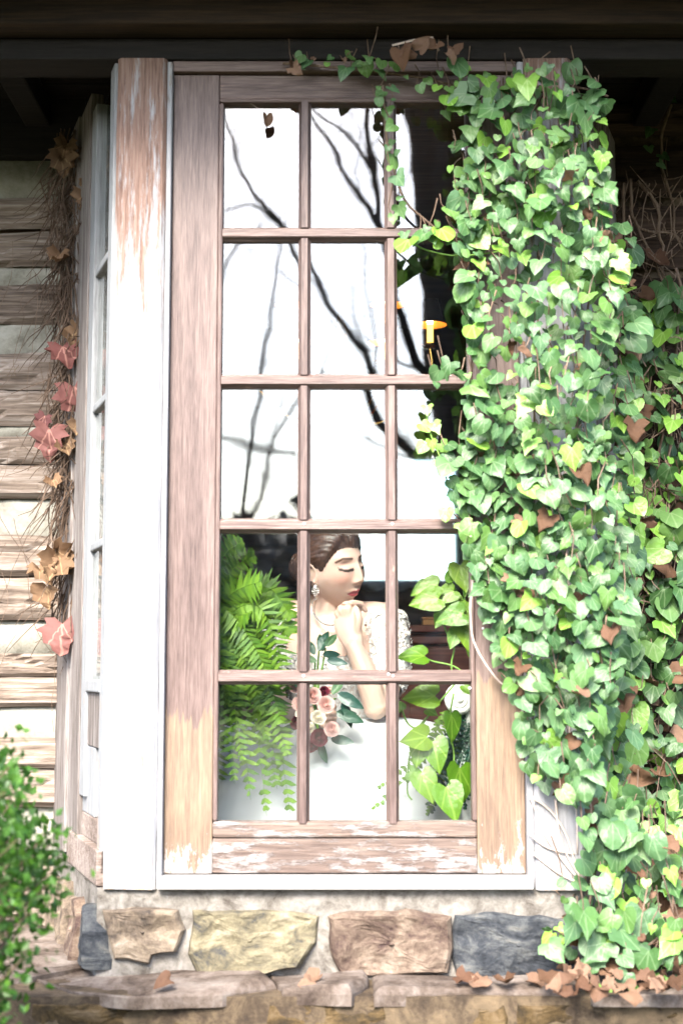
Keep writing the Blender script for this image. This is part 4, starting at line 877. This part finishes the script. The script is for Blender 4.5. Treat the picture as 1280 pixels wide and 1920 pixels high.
for a in ((820, 1098, 58, -72), (822, 1122, 64, -80, .10), (850, 1108, 50, -60), (862, 1060, 62, 10), (850, 1090, 46, 170), (838, 1140, 52, -30, .14), (868, 1150, 60, -75, .09), (880, 1130, 50, 15), (800, 1098, 40, -60, .15), (862, 1170, 46, 20), (880, 1180, 60, 5), (855, 1185, 40, -20), (885, 1080, 46, -20), (795, 1230, 58, -90, .10, .2, .8), (860, 1130, 44, -100, .13), (830, 1115, 46, -40, .16), (890, 1215, 44, 10),
          (815, 1305, 68, -92, .08, 0, .5), (870, 1285, 30, 40), (752, 1330, 28, -150), (800, 1382, 62, -80, .1, .6, .2), (788, 1392, 52, -10), (812, 1390, 66, 10), (845, 1340, 60, 5, .09, .9, .2), (790, 1450, 64, 20), (768, 1448, 40, 60), (836, 1476, 74, 15, .07), (862, 1440, 84, -5, .1, .7, .2), (800, 1330, 26, 60)): pl_(*a)
stem_tubes(pt, [[at(a, c, .14) for a, c in s] for s in ([(880, 1270), (850, 1250), (810, 1240), (796, 1232)], [(870, 1260), (845, 1290), (812, 1330), (786, 1370), (768, 1420), (762, 1480), (772, 1500)], [(820, 1130), (838, 1190), (850, 1215), (845, 1245), (848, 1275)], [(850, 1100), (880, 1150), (888, 1240), (880, 1280)], [(752, 1330), (762, 1355), (780, 1365), (800, 1345)], [(850, 1300), (842, 1360), (850, 1420), (842, 1460)], [(862, 1060), (875, 1160), (885, 1260)])], M_['gstem'], .0028, .0022, wob=.003)
tr_ = thing('trailing_fern', 'fine dark small-leaved fern spilling from the white urn beneath the pothos', 'fern', (ux_, .3, uzt))
for k in range(26):
    o_ = Vector((ux_ + rnd.uniform(-.06, .0), .27, uzt - .12)); a, c = rnd.uniform(765, 880), rnd.uniform(1400, 1535)
    if k == 0: a, c = 694, 1520
    if k == 1: a, c = 706, 1480
    tip = at(a, c, rnd.uniform(.14, .26)); frond([o_, o_ + Vector(((tip.x - o_.x) * .3, -.02, .05)), o_.lerp(tip, .6) + Vector((0, -.02, .03)), tip], rnd.uniform(.014, .02), 30, .3, 'darkleaf' if k > 5 else 'fern', tr_, 100 + k)

# ================================================================ chandelier
chc = at(637, 700, 1.1); ch = thing('chandelier', 'brass candle chandelier with black shades and a hanging crystal ball', 'chandelier', (chc.x, 1.1, 2.0))
cyt = Zf(640, 1.1)
b = MB(); b.tube([(chc.x, 1.1, 2.95), (chc.x, 1.1, cyt + .1)], .006, 8); b.build('rod', M_['brass'], ch)
hubz = Zf(745, 1.1)
b = MB(); b.lathe([(0, hubz - .05), (.015, hubz - .045), (.03, hubz - .02), (.035, hubz), (.018, hubz + .03), (.012, hubz + .1), (.025, cyt), (.03, cyt + .04), (.01, cyt + .08), (.006, cyt + .12)], (chc.x, 1.1, 0), 20); b.build('hub', M_['brass'], ch, smooth=True)
rad = at(806, 650, 1.1).x - chc.x; zp = Zf(650, 1.1)
for k in range(6):
    a = R(k * 60); dx, dy = math.cos(a), math.sin(a) if k else 0.0
    e = Vector((chc.x + rad * dx, 1.1 + rad * dy, zp)); h0 = Vector((chc.x, 1.1, hubz))
    b = MB(); b.tube(spline([h0, h0.lerp(e, .4) + Vector((0, 0, -.16)), Vector((e.x, e.y, zp - .12)) - Vector((dx, dy, 0)) * .01, e], 8), .0055, 7); arm = b.build('arm', M_['brass'], ch, smooth=True)
    b = MB(); b.lathe([(0, -.008), (.02, -.006), (.034, .002), (.036, .006), (.03, .004), (.014, .002), (.014, .012), (.0, .012)], e, 20); b.build('drip_pan', M_['brass'], arm, smooth=True)
    b = MB(); b.lathe([(0, .012), (.0105, .012), (.0105, .075), (0, .075)], e, 14); b.build('candle', M_['bulb'], arm)
    b = MB(); b.ball(e + Vector((0, 0, .088)), (.011, .011, .016)); b.build('bulb', M_['flame'], arm)
    b = MB(); b.lathe([(.058, .074), (.034, .158)], e, 24); b.build('lamp_shade', M_['black'], arm, smooth=True)
    b = MB(); b.lathe([(.0565, .0745), (.0325, .157)], e, 24); b.build('shade_lining', M_['goldin'], arm, smooth=True)
m, nt, bb = newmat('crystal', .02, .5); bb.inputs['Base Color'].default_value = (.9, .9, .95, 1); bb.inputs['Transmission Weight'].default_value = .85; bb.inputs['IOR'].default_value = 1.55; M_['crystal'] = m
cb = at(636, 903, 1.1); b = MB(); b.ball(cb, .026, sub=2); b.build('crystal_ball', M_['crystal'], ch)
b = MB(); b.tube([cb + Vector((0, 0, .025)), Vector((chc.x, 1.1, hubz - .05))], .0015, 4); b.build('chain', M_['brass'], ch)
# ================================================================ the bride
PY = .55
HC = at(624, 1064, PY)
HR = (Matrix.Rotation(R(-12), 4, 'Y') @ Matrix.Rotation(R(226), 4, 'Z') @ Matrix.Rotation(R(-12), 4, 'X') @ Matrix.Rotation(R(3), 4, 'Y'))
HM = Matrix.Translation(HC) @ HR
def ico(sub):
    bm = bmesh.new(); bmesh.ops.create_icosphere(bm, subdivisions=sub, radius=1); bm.verts.index_update()
    v = np.array([x.co[:] for x in bm.verts]); f = [tuple(q.index for q in x.verts) for x in bm.faces]; bm.free(); return v, f
def sstep(a, b, x): t = np.clip((x - a) / (b - a), 0, 1); return t * t * (3 - 2 * t)
def head_shape(D, feat=True):
    x = D[:, 0] * .077; y = D[:, 1] * .097; z = D[:, 2] * .115
    t = np.clip((-.015 - z) / .1, 0, 1)
    x = x * (1 - .30 * t ** 1.6); back = (y < 0)
    y = np.where(back, y * (1 - .45 * t), y * (1 - .06 * t) + .006 * t)
    y = np.where(y > 0, y * (1 - .05 * sstep(.03, .1, z)), y)
    x = x * (1 + .03 * np.exp(-((z + .03) / .03) ** 2))
    if feat:
        w = sstep(.015, .06, y); G = lambda cx, cz, sx, sz: np.exp(-((np.abs(x) - cx) / sx) ** 2 - ((z - cz) / sz) ** 2); Gc = lambda cz, sx, sz: np.exp(-(x / sx) ** 2 - ((z - cz) / sz) ** 2)
        d = -.012 * G(.031, .013, .017, .012) + .0095 * G(.031, .005, .014, .0105) + .005 * G(.03, .031, .02, .008) + .006 * G(.045, -.03, .02, .022)
        s = np.clip((.022 - z) / .060, 0, 1); hn = np.where(z > .022, 0, np.where(z > -.040, .004 + .021 * s ** 1.1, 0.0)); hn = np.where((z <= -.036), .0245 * np.exp(-((z + .036) / .0075) ** 2), hn)
        hn = np.where(z > .022, .004 * np.exp(-((z - .022) / .01) ** 2), hn)
        d += hn * np.exp(-(x / (.0075 + .0055 * s)) ** 2) + .009 * G(.0135, -.041, .0065, .0065)
        d += .006 * Gc(-.07, .028, .02) + .0075 * Gc(-.0665, .018, .0042) + .0085 * Gc(-.0785, .0155, .0052) - .005 * Gc(-.0725, .021, .0017) - .005 * Gc(-.089, .016, .005) + .009 * Gc(-.103, .02, .013)
        d += -.003 * Gc(-.055, .004, .006)
        y = y + w * d
    return np.stack([x, y, z], 1)
def toW(P, M): return [M @ Vector(p) for p in P]
body = MB()
D, F = ico(6); body.add(toW(head_shape(D), HM), F)
def ear(sx):
    P = [Vector((sx * (.0735 + .009 * math.sin(a) ** 2), -.008 + .017 * math.cos(a) - .006, -.008 + .030 * math.sin(a))) for a in [R(q) for q in range(-60, 235, 18)]]
    body.tube(toW(P, HM), .0062, 6)
    v, f = ico(2); body.add(toW([(sx * .074 + q[0] * .005, -.012 + q[1] * .016, -.010 + q[2] * .026) for q in v], HM), f); v, f = ico(2); body.add(toW([(sx * .072 + q[0] * .006, -.002 + q[1] * .008, -.036 + q[2] * .009) for q in v], HM), f)
ear(1); ear(-1)
def loft(secs, n=36):
    """secs: centre, right axis half vector, depth half vector"""
    m = MB(); vs_ = []
    for c, a, b_ in secs:
        for k in range(n):
            t = 2 * math.pi * k / n; vs_.append(c + a * math.cos(t) + b_ * math.sin(t))
    m.add(vs_, [(j * n + k, j * n + (k + 1) % n, (j + 1) * n + (k + 1) % n, (j + 1) * n + k) for j in range(len(secs) - 1) for k in range(n)] + [tuple(range(n - 1, -1, -1)), tuple((len(secs) - 1) * n + k for k in range(n))]); return m
def cap_(pts, rr, n=14, out=None):
    m = MB(); P = spline(pts, 5); q = []
    for i in range(len(rr) - 1):
        for k in range(5): q.append(rr[i] + (rr[i + 1] - rr[i]) * k / 5)
    q.append(rr[-1]); m.tube(P, q, n); m.ball(P[0], q[0], sub=2); m.ball(P[-1], q[-1], sub=2); (out or body).add(m.v, m.f)
def addm(m): body.add(m.v, m.f)
TXR = Vector((.97, -.12, -.02))              # torso's width axis, nearly across the picture
TD = Vector((.10, .99, 0))
def tor(px, py, Y, hw, hd, tilt=0): return (at(px, py, Y), (TXR + Vector((0, 0, tilt))).normalized() * hw, (TD + Vector((0, 0, .3))).normalized() * hd)
TS = [tor(612, 1098, .60, .048, .05), tor(612, 1130, .60, .05, .052), tor(614, 1146, .60, .062, .056), tor(617, 1158, .60, .105, .062), tor(620, 1172, .60, .142, .07), tor(622, 1196, .585, .152, .088), tor(624, 1225, .575, .148, .105), tor(626, 1250, .58, .14, .105), tor(628, 1290, .60, .125, .09), tor(630, 1350, .62, .13, .10), tor(630, 1420, .63, .16, .12)]
addm(loft(TS))
hb = HM @ Vector((0, -.025, -.06)); cap_([hb, hb.lerp(at(613, 1140, .6), .55), at(614, 1150, .6)], [.052, .049, .054])
sL, sR = at(722, 1160, .585), at(520, 1160, .615)
cap_([at(640, 1158, .6), at(690, 1154, .59), sL], [.045, .042, .047]); cap_([at(600, 1158, .605), at(555, 1152, .61), sR], [.045, .042, .047])
elb = at(704, 1326, .40); wri = at(663, 1212, .395)
cap_([sL, at(730, 1235, .52), at(722, 1290, .45), elb], [.049, .047, .043, .036])
cap_([elb, at(692, 1282, .39), at(676, 1240, .39), wri], [.034, .036, .030, .024])
cap_([sR, at(505, 1240, .58), at(512, 1320, .50)], [.048, .046, .038]); cap_([at(512, 1320, .50), at(560, 1345, .42), at(590, 1340, .36)], [.037, .032, .026])
# hand under the chin: palm towards her throat, knuckles up and out, fingers folded beneath the jaw
kn = [at(a, c, Y) for a, c, Y in ((632, 1150, .415), (637, 1141, .408), (645, 1135, .402), (655, 1133, .402))]
palm = loft([(wri, Vector((.026, -.004, .006)), Vector((.0, .017, .004))), (at(657, 1190, .405), Vector((.034, -.004, .012)), Vector((0, .018, .004))), (at(650, 1168, .412), Vector((.036, -.004, .016)), Vector((0, .018, .006))), (at(645, 1150, .414), Vector((.030, -.004, .017)), Vector((0, .016, .008)))], 20); addm(palm)
for k, p in enumerate(kn):
    L = (.030, .036, .038, .034)[k]; root_ = at(648 + k * 2, 1165, .41); a = p; b_ = a + Vector((.022 + .004 * k, .030, .002)); c = b_ + Vector((.012, .012, -.018))
    cap_([root_, a, b_], [.0105, .0098, .0088], 10); cap_([b_, b_.lerp(c, .5), c], [.0088, .0082, .0072], 10)
cap_([at(668, 1190, .40), at(672, 1165, .392), at(670, 1150, .395), at(668, 1142, .405)], [.013, .0115, .0098, .0082], 10)
# other hand, round the bouquet stems
h2 = at(596, 1340, .35); v, f = ico(3); body.add([h2 + Vector((q[0] * .036, q[1] * .022, q[2] * .03)) for q in v], f)
for k in range(4):
    s0 = h2 + Vector((.022, -.006, .024 - .016 * k)); cap_([s0, s0 + Vector((.022, -.018, -.002)), s0 + Vector((.014, -.036, -.004)), s0 + Vector((-.008, -.040, -.004))], [.0095, .009, .0082, .0072], 8)
cap_([h2 + Vector((0, -.01, .024)), h2 + Vector((.006, -.03, .034)), h2 + Vector((.022, -.04, .03))], [.011, .0098, .008], 8)

bride = thing('person', 'seated woman in white lace gown resting chin on her hand behind glass', 'person', (at(630, 1400, .62).x, .62, FZ))
tmp = link('tmp', body.mesh('tmp', M_['white'])); md = tmp.modifiers.new('r', 'REMESH'); md.mode = 'VOXEL'; md.voxel_size = .0028; md.use_smooth_shade = True
m2 = tmp.modifiers.new('s', 'SMOOTH'); m2.factor = .5; m2.iterations = 3
dg = bpy.context.evaluated_depsgraph_get(); bme = bpy.data.meshes.new_from_object(tmp.evaluated_get(dg)); bpy.data.objects.remove(tmp)
nv = len(bme.vertices); co = np.empty(nv * 3); bme.vertices.foreach_get('co', co); co = co.reshape(-1, 3)
# local head coordinates for make-up colours
Hi = np.array(HM.inverted()); hl = co @ Hi[:3, :3].T + Hi[:3, 3]; x, y, z = hl[:, 0], hl[:, 1], hl[:, 2]; axx = np.abs(x)
skin = np.array([.57, .395, .325]); col = np.tile(skin, (nv, 1))
def blend(c, wgt):
    global col
    wgt = np.clip(wgt, 0, 1)[:, None]; col = col * (1 - wgt) + np.array(c) * wgt
face = (y > .035) & (np.abs(z) < .13) & (axx < .08)
E2 = lambda cx, cz, sx, sz: ((axx - cx) / sx) ** 2 + ((z - cz) / sz) ** 2
blend((.5, .22, .17), .6 * np.exp(-E2(.046, -.028, .02, .016)) * face)                       # blush
blend((.22, .12, .09), .9 * np.exp(-E2(.034, .0175, .016, .006)) * face)                     # crease shadow make-up
blend((.55, .4, .31), .7 * np.exp(-E2(.030, .009, .010, .005)) * face)                       # pale lid
lash = np.abs(z - (-.0035 + 5.5 * (axx - .031) ** 2 + np.where(axx > .040, (axx - .04) * .35, 0)))
blend((.012, .009, .008), 1.25 * (1 - sstep(.0032, .0052, lash)) * ((axx > .0155) & (axx < .053)) * face)
brow = np.abs(z - (.0285 + .12 * (axx - .016) - np.where(axx > .04, (axx - .04) * .75, 0)))
blend((.09, .045, .03), 1.0 * (1 - sstep(.0022, .005, brow)) * ((axx > .013) & (axx < .056)) * face)
lw_ = .0255; up_ = (axx < lw_) & (z < -.0722) ; lipU = (z <= -.0635 + .0012 * np.cos(x * 420) - .0085 * (axx / lw_) ** 2) & (z > -.0727) ; lipL = (z <= -.0723) & (z > -.0835 + .0105 * (axx / lw_) ** 2)
blend((.34, .05, .075), 1.0 * (lipU & (axx < lw_) & face)); blend((.42, .07, .10), 1.0 * (lipL & (axx < lw_) & face)); blend((.16, .02, .03), .9 * ((np.abs(z + .0727) < .0013) & (axx < lw_ * .97) & face))
blend((.25, .1, .07), .9 * ((np.sqrt((axx - .0075) ** 2 + ((z + .0465) / .7) ** 2) < .0035) & (y > .07)))
kd = min
for p in kn: blend((.5, .26, .2), .35 * np.exp(-((co - np.array(p)) ** 2).sum(1) / .012 ** 2))
att = bme.color_attributes.new('makeup', 'FLOAT_COLOR', 'POINT'); att.data.foreach_set('color', np.concatenate([col, np.ones((nv, 1))], 1).astype(np.float32).ravel())
ms, nts, bs = newmat('skin', .42, .4); ca = nts.nodes.new('ShaderNodeVertexColor'); ca.layer_name = 'makeup'
mot = nz(nts, 60, (1, 1, 1), 4, .6); nts.links.new(mix(nts, mth(nts, 'MULTIPLY', mot, .14), ca.outputs[0], (.5, .24, .18)), bs.inputs['Base Color'])
bs.inputs['Subsurface Weight'].default_value = .25; bs.inputs['Subsurface Radius'].default_value = (.012, .005, .003); bs.inputs['Subsurface Scale'].default_value = .6
bme.materials.clear(); bme.materials.append(ms); bme.transform(Matrix.Translation(-bride.location)); body_o = link('body', bme, bride)
print('body verts', nv)
# thumb nail
b = MB(); b.ball(at(668, 1141, .3975), (.0045, .002, .006)); b.build('fingernail', plain('pale_nail', (.75, .6, .56), .2), bride, smooth=True)
# --- hair: swept back from the forehead into a low bun
D, F = ico(6); Hs = head_shape(D, False); hx, hy, hz = Hs[:, 0], Hs[:, 1], Hs[:, 2]
zh = np.where(hy > .066, .056, np.where(hy > .03, -.002 + (hy - .03) / .036 * .058, np.where(hy > .016, -.002, np.where(hy > -.028, .004, -.085))))
zh = zh + .003 * np.sin(hx * 90) * (hy > .03)
dist = hz - zh; msk = dist > 0
ang = np.arctan2(hx, hz + .02); groove = .0016 * np.sin(ang * 60 + 10 * hy * 20) + .0012 * np.sin(ang * 137 + hy * 90) + .001 * np.sin(ang * 29)
off_ = .0135 * sstep(0, .03, dist) + .0015 + .012 * sstep(.0, .05, dist) * np.exp(-((hz - .10) / .05) ** 2) * (hy > -.03) + groove * sstep(0, .015, dist)
nrm = Hs / np.linalg.norm(Hs, axis=1)[:, None]; HP = Hs + nrm * off_[:, None]
idx = {}; hv = []; hf = []
for f in F:
    if all(msk[i] for i in f):
        for i in f:
            if i not in idx: idx[i] = len(hv); hv.append(HM @ Vector(HP[i]))
        hf.append(tuple(idx[i] for i in f))
hm = MB(); hm.add(hv, hf)
for k in range(34):                                            # locks coiled into the bun
    P = []; a0 = random.uniform(0, 6.28); tl = random.uniform(-.9, .9)
    for q in range(9):
        a = a0 + q * .42; rr = .040 * math.cos(tl * .9) + .004; P.append(HM @ Vector((rr * math.cos(a), -.112 + .026 * math.sin(tl * 1.6), .0 + rr * math.sin(a))))
    hm.tube(P, [.004, .007, .008, .009, .009, .009, .008, .006, .003], 6)
hm.ball(HM @ Vector((0, -.105, 0)), .040, sub=3)
mh, nth, bh = newmat('brown_hair', .38, .5); hn_ = nz(nth, 240, (1, 1, .1), 4, .6); setc(nth, bh, ramp(nth, hn_, [(.3, (.02, .009, .006)), (.55, (.065, .029, .018)), (.8, (.13, .06, .036))])); bump(nth, bh, hn_, .5, .002)
hm.build('hair', mh, bride, smooth=True)
# --- jewellery
sil = plain('crystal_silver', (.85, .85, .86), .12, .6, .8)
ew = HM @ Vector((.079, -.001, -.044)); b = MB()
b.ball(ew, (.006, .005, .006)); 
for k in range(5):
    for q in range(6 - abs(k - 2)): b.ball(ew + Vector(((k - 2) * .0042, -.004, -.006 - q * .0046)), .0021, sub=1)
b.build('earring', sil, bride)
nk = [HM @ Vector((.05, -.03, -.085)), at(586, 1130, .545), at(588, 1150, .528), at(597, 1163, .512), at(610, 1171, .503), at(626, 1172, .50), at(642, 1166, .505), at(655, 1150, .53)]
P = spline(nk, 9); b = MB()
for k, p in enumerate(P): b.ball(p, .0034 if 18 < k < 50 else .0024, sub=1)
b.build('necklace', sil, bride)
# --- gown
ml, ntl, bl = newmat('white_lace', .75, .3); ln = nz(ntl, 130, (1, 1, 1), 3, .5); setc(ntl, bl, ramp(ntl, ln, [(.38, (.62, .5, .45)), (.5, (.76, .73, .71)), (.7, (.8, .79, .78))])); bump(ntl, bl, ln, .8, .004)
mtu, ntt, btu = newmat('white_tulle', .85, .2); btu.inputs['Base Color'].default_value = (.55, .55, .57, 1); btu.inputs['Sheen Weight'].default_value = .3
def lace_shell(secs, grow, name, nbits, seed, zlim=None):
    m = loft([(c, a + a.normalized() * grow, b_ + b_.normalized() * grow) for c, a, b_ in secs], 48); m.f = m.f[:-2]; m.m = m.m[:-2]
    o = m.build(name, ml, bride, smooth=True); rnd = random.Random(seed); fl = MB(); n = 48; ns = len(secs)
    V = [Vector(v) for v in m.v]
    for k in range(nbits):
        j = rnd.randrange(ns - 1); i = rnd.randrange(n); a_, b2, c2, d2 = V[j * n + i], V[j * n + (i + 1) % n], V[(j + 1) * n + (i + 1) % n], V[(j + 1) * n + i]
        if rnd.random() < .25: j = 0; a_, b2, c2, d2 = V[i], V[(i + 1) % n], V[n + (i + 1) % n], V[n + i]; t, s_ = 0, rnd.random()
        else: t, s_ = rnd.random(), rnd.random()
        p = a_.lerp(b2, s_).lerp(d2.lerp(c2, s_), t); cen = secs[j][0]; nn = (p - cen); nn.normalize(); u = nn.cross(Vector((.2, .3, 1))).normalized(); w_ = nn.cross(u); r_ = rnd.uniform(.006, .011); a0 = rnd.uniform(0, 6)
        p = p + nn * .003
        for q in range(5):
            a = a0 + q * 1.2566; e = u * math.cos(a) + w_ * math.sin(a); s2 = u * math.cos(a + 1.57) + w_ * math.sin(a + 1.57)
            fl.add([p, p + e * r_ * .6 + s2 * r_ * .42 + nn * .003, p + e * r_ * 1.15 + nn * .005, p + e * r_ * .6 - s2 * r_ * .42 + nn * .003], [(0, 1, 2), (0, 2, 3)])
        fl.ball(p + nn * .003, .0022, sub=1)
    q = fl.build('lace_flowers', ml, o); q['kind'] = 'stuff'
bod = [tor(623, 1212, .572, .150, .108), tor(624, 1226, .572, .150, .112), tor(626, 1250, .576, .144, .112), tor(628, 1290, .598, .130, .098), tor(630, 1330, .615, .126, .098), tor(630, 1375, .625, .14, .11)]
lace_shell(bod, .006, 'bodice', 420, 3)
def sleeve(P, rr, seed):
    secs = []; P = [Vector(p) for p in P]
    for i, p in enumerate(P):
        t = (P[min(i + 1, len(P) - 1)] - P[max(i - 1, 0)]).normalized(); a = t.cross(Vector((0, 1, .1))).normalized(); secs.append((p, a * rr[i], t.cross(a) * rr[i]))
    lace_shell(secs, .004, 'sleeve', 380, seed)
sleeve([at(722, 1168, .575), at(728, 1195, .55), at(729, 1232, .525), at(726, 1270, .475), at(720, 1292, .45)], [.056, .058, .056, .052, .048], 5)
sleeve([at(521, 1168, .612), at(512, 1195, .60), at(506, 1235, .58), at(510, 1285, .54)], [.056, .058, .054, .048], 6)
sk = MB(); n = 120; ns = 26; wc = at(630, 1345, .6); vs_ = []
kx = Vector((at(640, 1340, .35).x, .33, 0))
for j in range(ns + 1):
    t = j / ns
    for i in range(n):
        a = 2 * math.pi * i / n; ca_, sa = math.cos(a), math.sin(a)
        front = max(0, -sa)
        rx = .13 + .41 * min(1, t * 1.5) ** .55; ry = .10 + (.28 if sa > 0 else .235) * min(1, t * 1.6) ** .6
        fold = (.012 + .03 * t) * (math.sin(a * 11 + 2.2 * noise.noise(Vector((ca_ * 2, sa * 2, 3)))) * .6 + math.sin(a * 23 + 1.3) * .3) * min(1, t * 3)
        lap = .5 * front + .5
        zz = wc.z - (wc.z - FZ - .004) * (t ** (1.0 + 1.5 * lap))
        zz += .028 * noise.noise(Vector((ca_ * 3 * t, sa * 3 * t, 8))) * min(1, t * 3) * (1 - t)
        if front > 0: zz = max(zz, 0)
        yy = wc.y + sa * (ry + fold * .4); pass
        if sa < 0: yy = max(yy, .245 + .12 * abs(ca_) * 0 + .012 * math.sin(a * 17))
        vs_.append((wc.x + ca_ * (rx + fold), yy, zz))
sk.add(vs_, [(j * n + i, j * n + (i + 1) % n, (j + 1) * n + (i + 1) % n, (j + 1) * n + i) for j in range(ns) for i in range(n)] + [tuple(range(n))])
sk.build('skirt', mtu, bride, smooth=True)
stl = thing('stool', 'low dark stool hidden beneath the bridal skirt', 'stool', (wc.x, .62, FZ))
b = MB(); b.lathe([(0, .70), (.15, .70), (.16, .72), (.15, .745), (0, .745)], (wc.x, .62, 0), 24); b.build('seat', M_['inwood'], stl)
for sx in (-1, 1):
    for sy in (-1, 1): b = MB(); b.tube([(wc.x + sx * .13, .62 + sy * .13, FZ), (wc.x + sx * .09, .62 + sy * .09, .705)], .014, 8); b.build('leg', M_['inwood'], stl)
# ================================================================ bouquet
def rosemat(name, a, b_):
    m, nt, b = newmat(name, .6, .3); v = nz(nt, 30, (1, 1, 1), 3, .5); setc(nt, b, ramp(nt, v, [(.35, a), (.65, b_)])); b.inputs['Subsurface Weight'].default_value = .1; b.inputs['Subsurface Radius'].default_value = (.01, .006, .005); return m
def rosemesh(mat, seed):
    rnd = random.Random(seed); m = MB(); ga = 0
    for k in range(30):
        t = k / 29; ga += 2.4; rr = .03 + .82 * t; h = .62 - .34 * t; open_ = .15 + .95 * t; wd = .5 + .35 * t
        vs_ = []
        for j in range(4):
            s_ = j / 3
            for i in range(5):
                u = (i / 4 - .5) * 2; a = ga + u * wd * (1.5 - .6 * t); r_ = rr * (.35 + .65 * s_ ** .6) + .18 * open_ * s_ ** 3; zz = -.35 + (h + .45) * s_ - .35 * open_ * max(0, s_ - .6) - .12 * u * u * s_
                vs_.append((r_ * math.cos(a), r_ * math.sin(a), zz + .04 * rnd.uniform(-1, 1) * s_))
        m.add(vs_, [(j * 5 + i, j * 5 + i + 1, (j + 1) * 5 + i + 1, (j + 1) * 5 + i) for j in range(3) for i in range(4)])
    m.ball((0, 0, .12), (.3, .3, .36), sub=2)
    return m.mesh('rose', mat, smooth=True)
rp = rosemesh(rosemat('blush_pink_rose', (.72, .42, .38), (.78, .55, .5)), 1); rc = rosemesh(rosemat('cream_rose', (.75, .66, .52), (.8, .74, .64)), 2); rb_ = rosemesh(rosemat('burgundy_bloom', (.10, .008, .02), (.2, .02, .04)), 3)
bq = thing('bouquet', 'bouquet of blush, cream and burgundy roses with dark leaves in her lap', 'bouquet', at(598, 1350, .33))
for px, py, s_, me, Y in ((583, 1295, 28, rp, .27), (607, 1312, 30, rp, .25), (592, 1335, 26, rc, .24), (618, 1358, 26, rp, .24), (594, 1374, 30, rb_, .25), (603, 1286, 18, rb_, .29), (614, 1284, 18, rp, .30), (576, 1355, 20, rc, .26), (558, 1310, 26, rp, .27), (552, 1345, 24, rb_, .27), (580, 1390, 22, rb_, .26), (570, 1270, 24, rc, .30), (548, 1280, 20, rp, .30), (562, 1330, 22, rc, .26)):
    nn = Vector((random.uniform(-.4, .5), -1, random.uniform(0, .6))); put('rose', me, fr(nn, rv(), at(px + 4, py + 10, Y), s_ / FPX * 3.9 * .56), bq)
LEAFB = [(0, 0), (.12, -.1), (.2, -.3), (.21, -.5), (.15, -.75), (.06, -.92), (0, -1)]
bl_ = [leaf_mesh('bouquet_leaf', LEAFB, M_['darkleaf'], .25, .25, .04, 200 + k) for k in range(3)]; bg_ = [leaf_mesh('bouquet_leaf', LEAFB, M_['ivy'], .25, .25, .04, 210 + k) for k in range(2)]
for px, py, s_, ta, me in ((598, 1222, 46, 165, 0), (606, 1222, 40, 200, 0), (610, 1212, 36, 140, 1), (604, 1228, 36, 100, 0), (612, 1238, 40, 80, 0), (590, 1228, 34, 200, 0), (594, 1240, 34, 250, 1), (632, 1300, 56, 60, 0), (640, 1318, 50, 30, 0), (630, 1335, 54, 70, 0), (636, 1345, 40, 110, 0), (620, 1385, 44, 80, 0), (622, 1302, 40, 150, 1), (588, 1318, 34, 180, 1), (560, 1290, 46, 200, 0), (556, 1360, 44, 300, 0), (600, 1392, 40, 20, 0)):
    put('leaf', random.choice(bg_ if me else bl_), fr((random.uniform(-.5, .5), -1, .3), (math.sin(R(ta)), -.1, -math.cos(R(ta))), at(px, py, .27), s_ / FPX * 3.87), bq)
stem_tubes(bq, [[at(a, c, .30), at(590, 1330, .31), at(597, 1372, .32)] for a, c in ((598, 1210), (610, 1215), (590, 1240), (570, 1280), (630, 1310))], M_['gstem'], .0028, .0028, wob=.002)
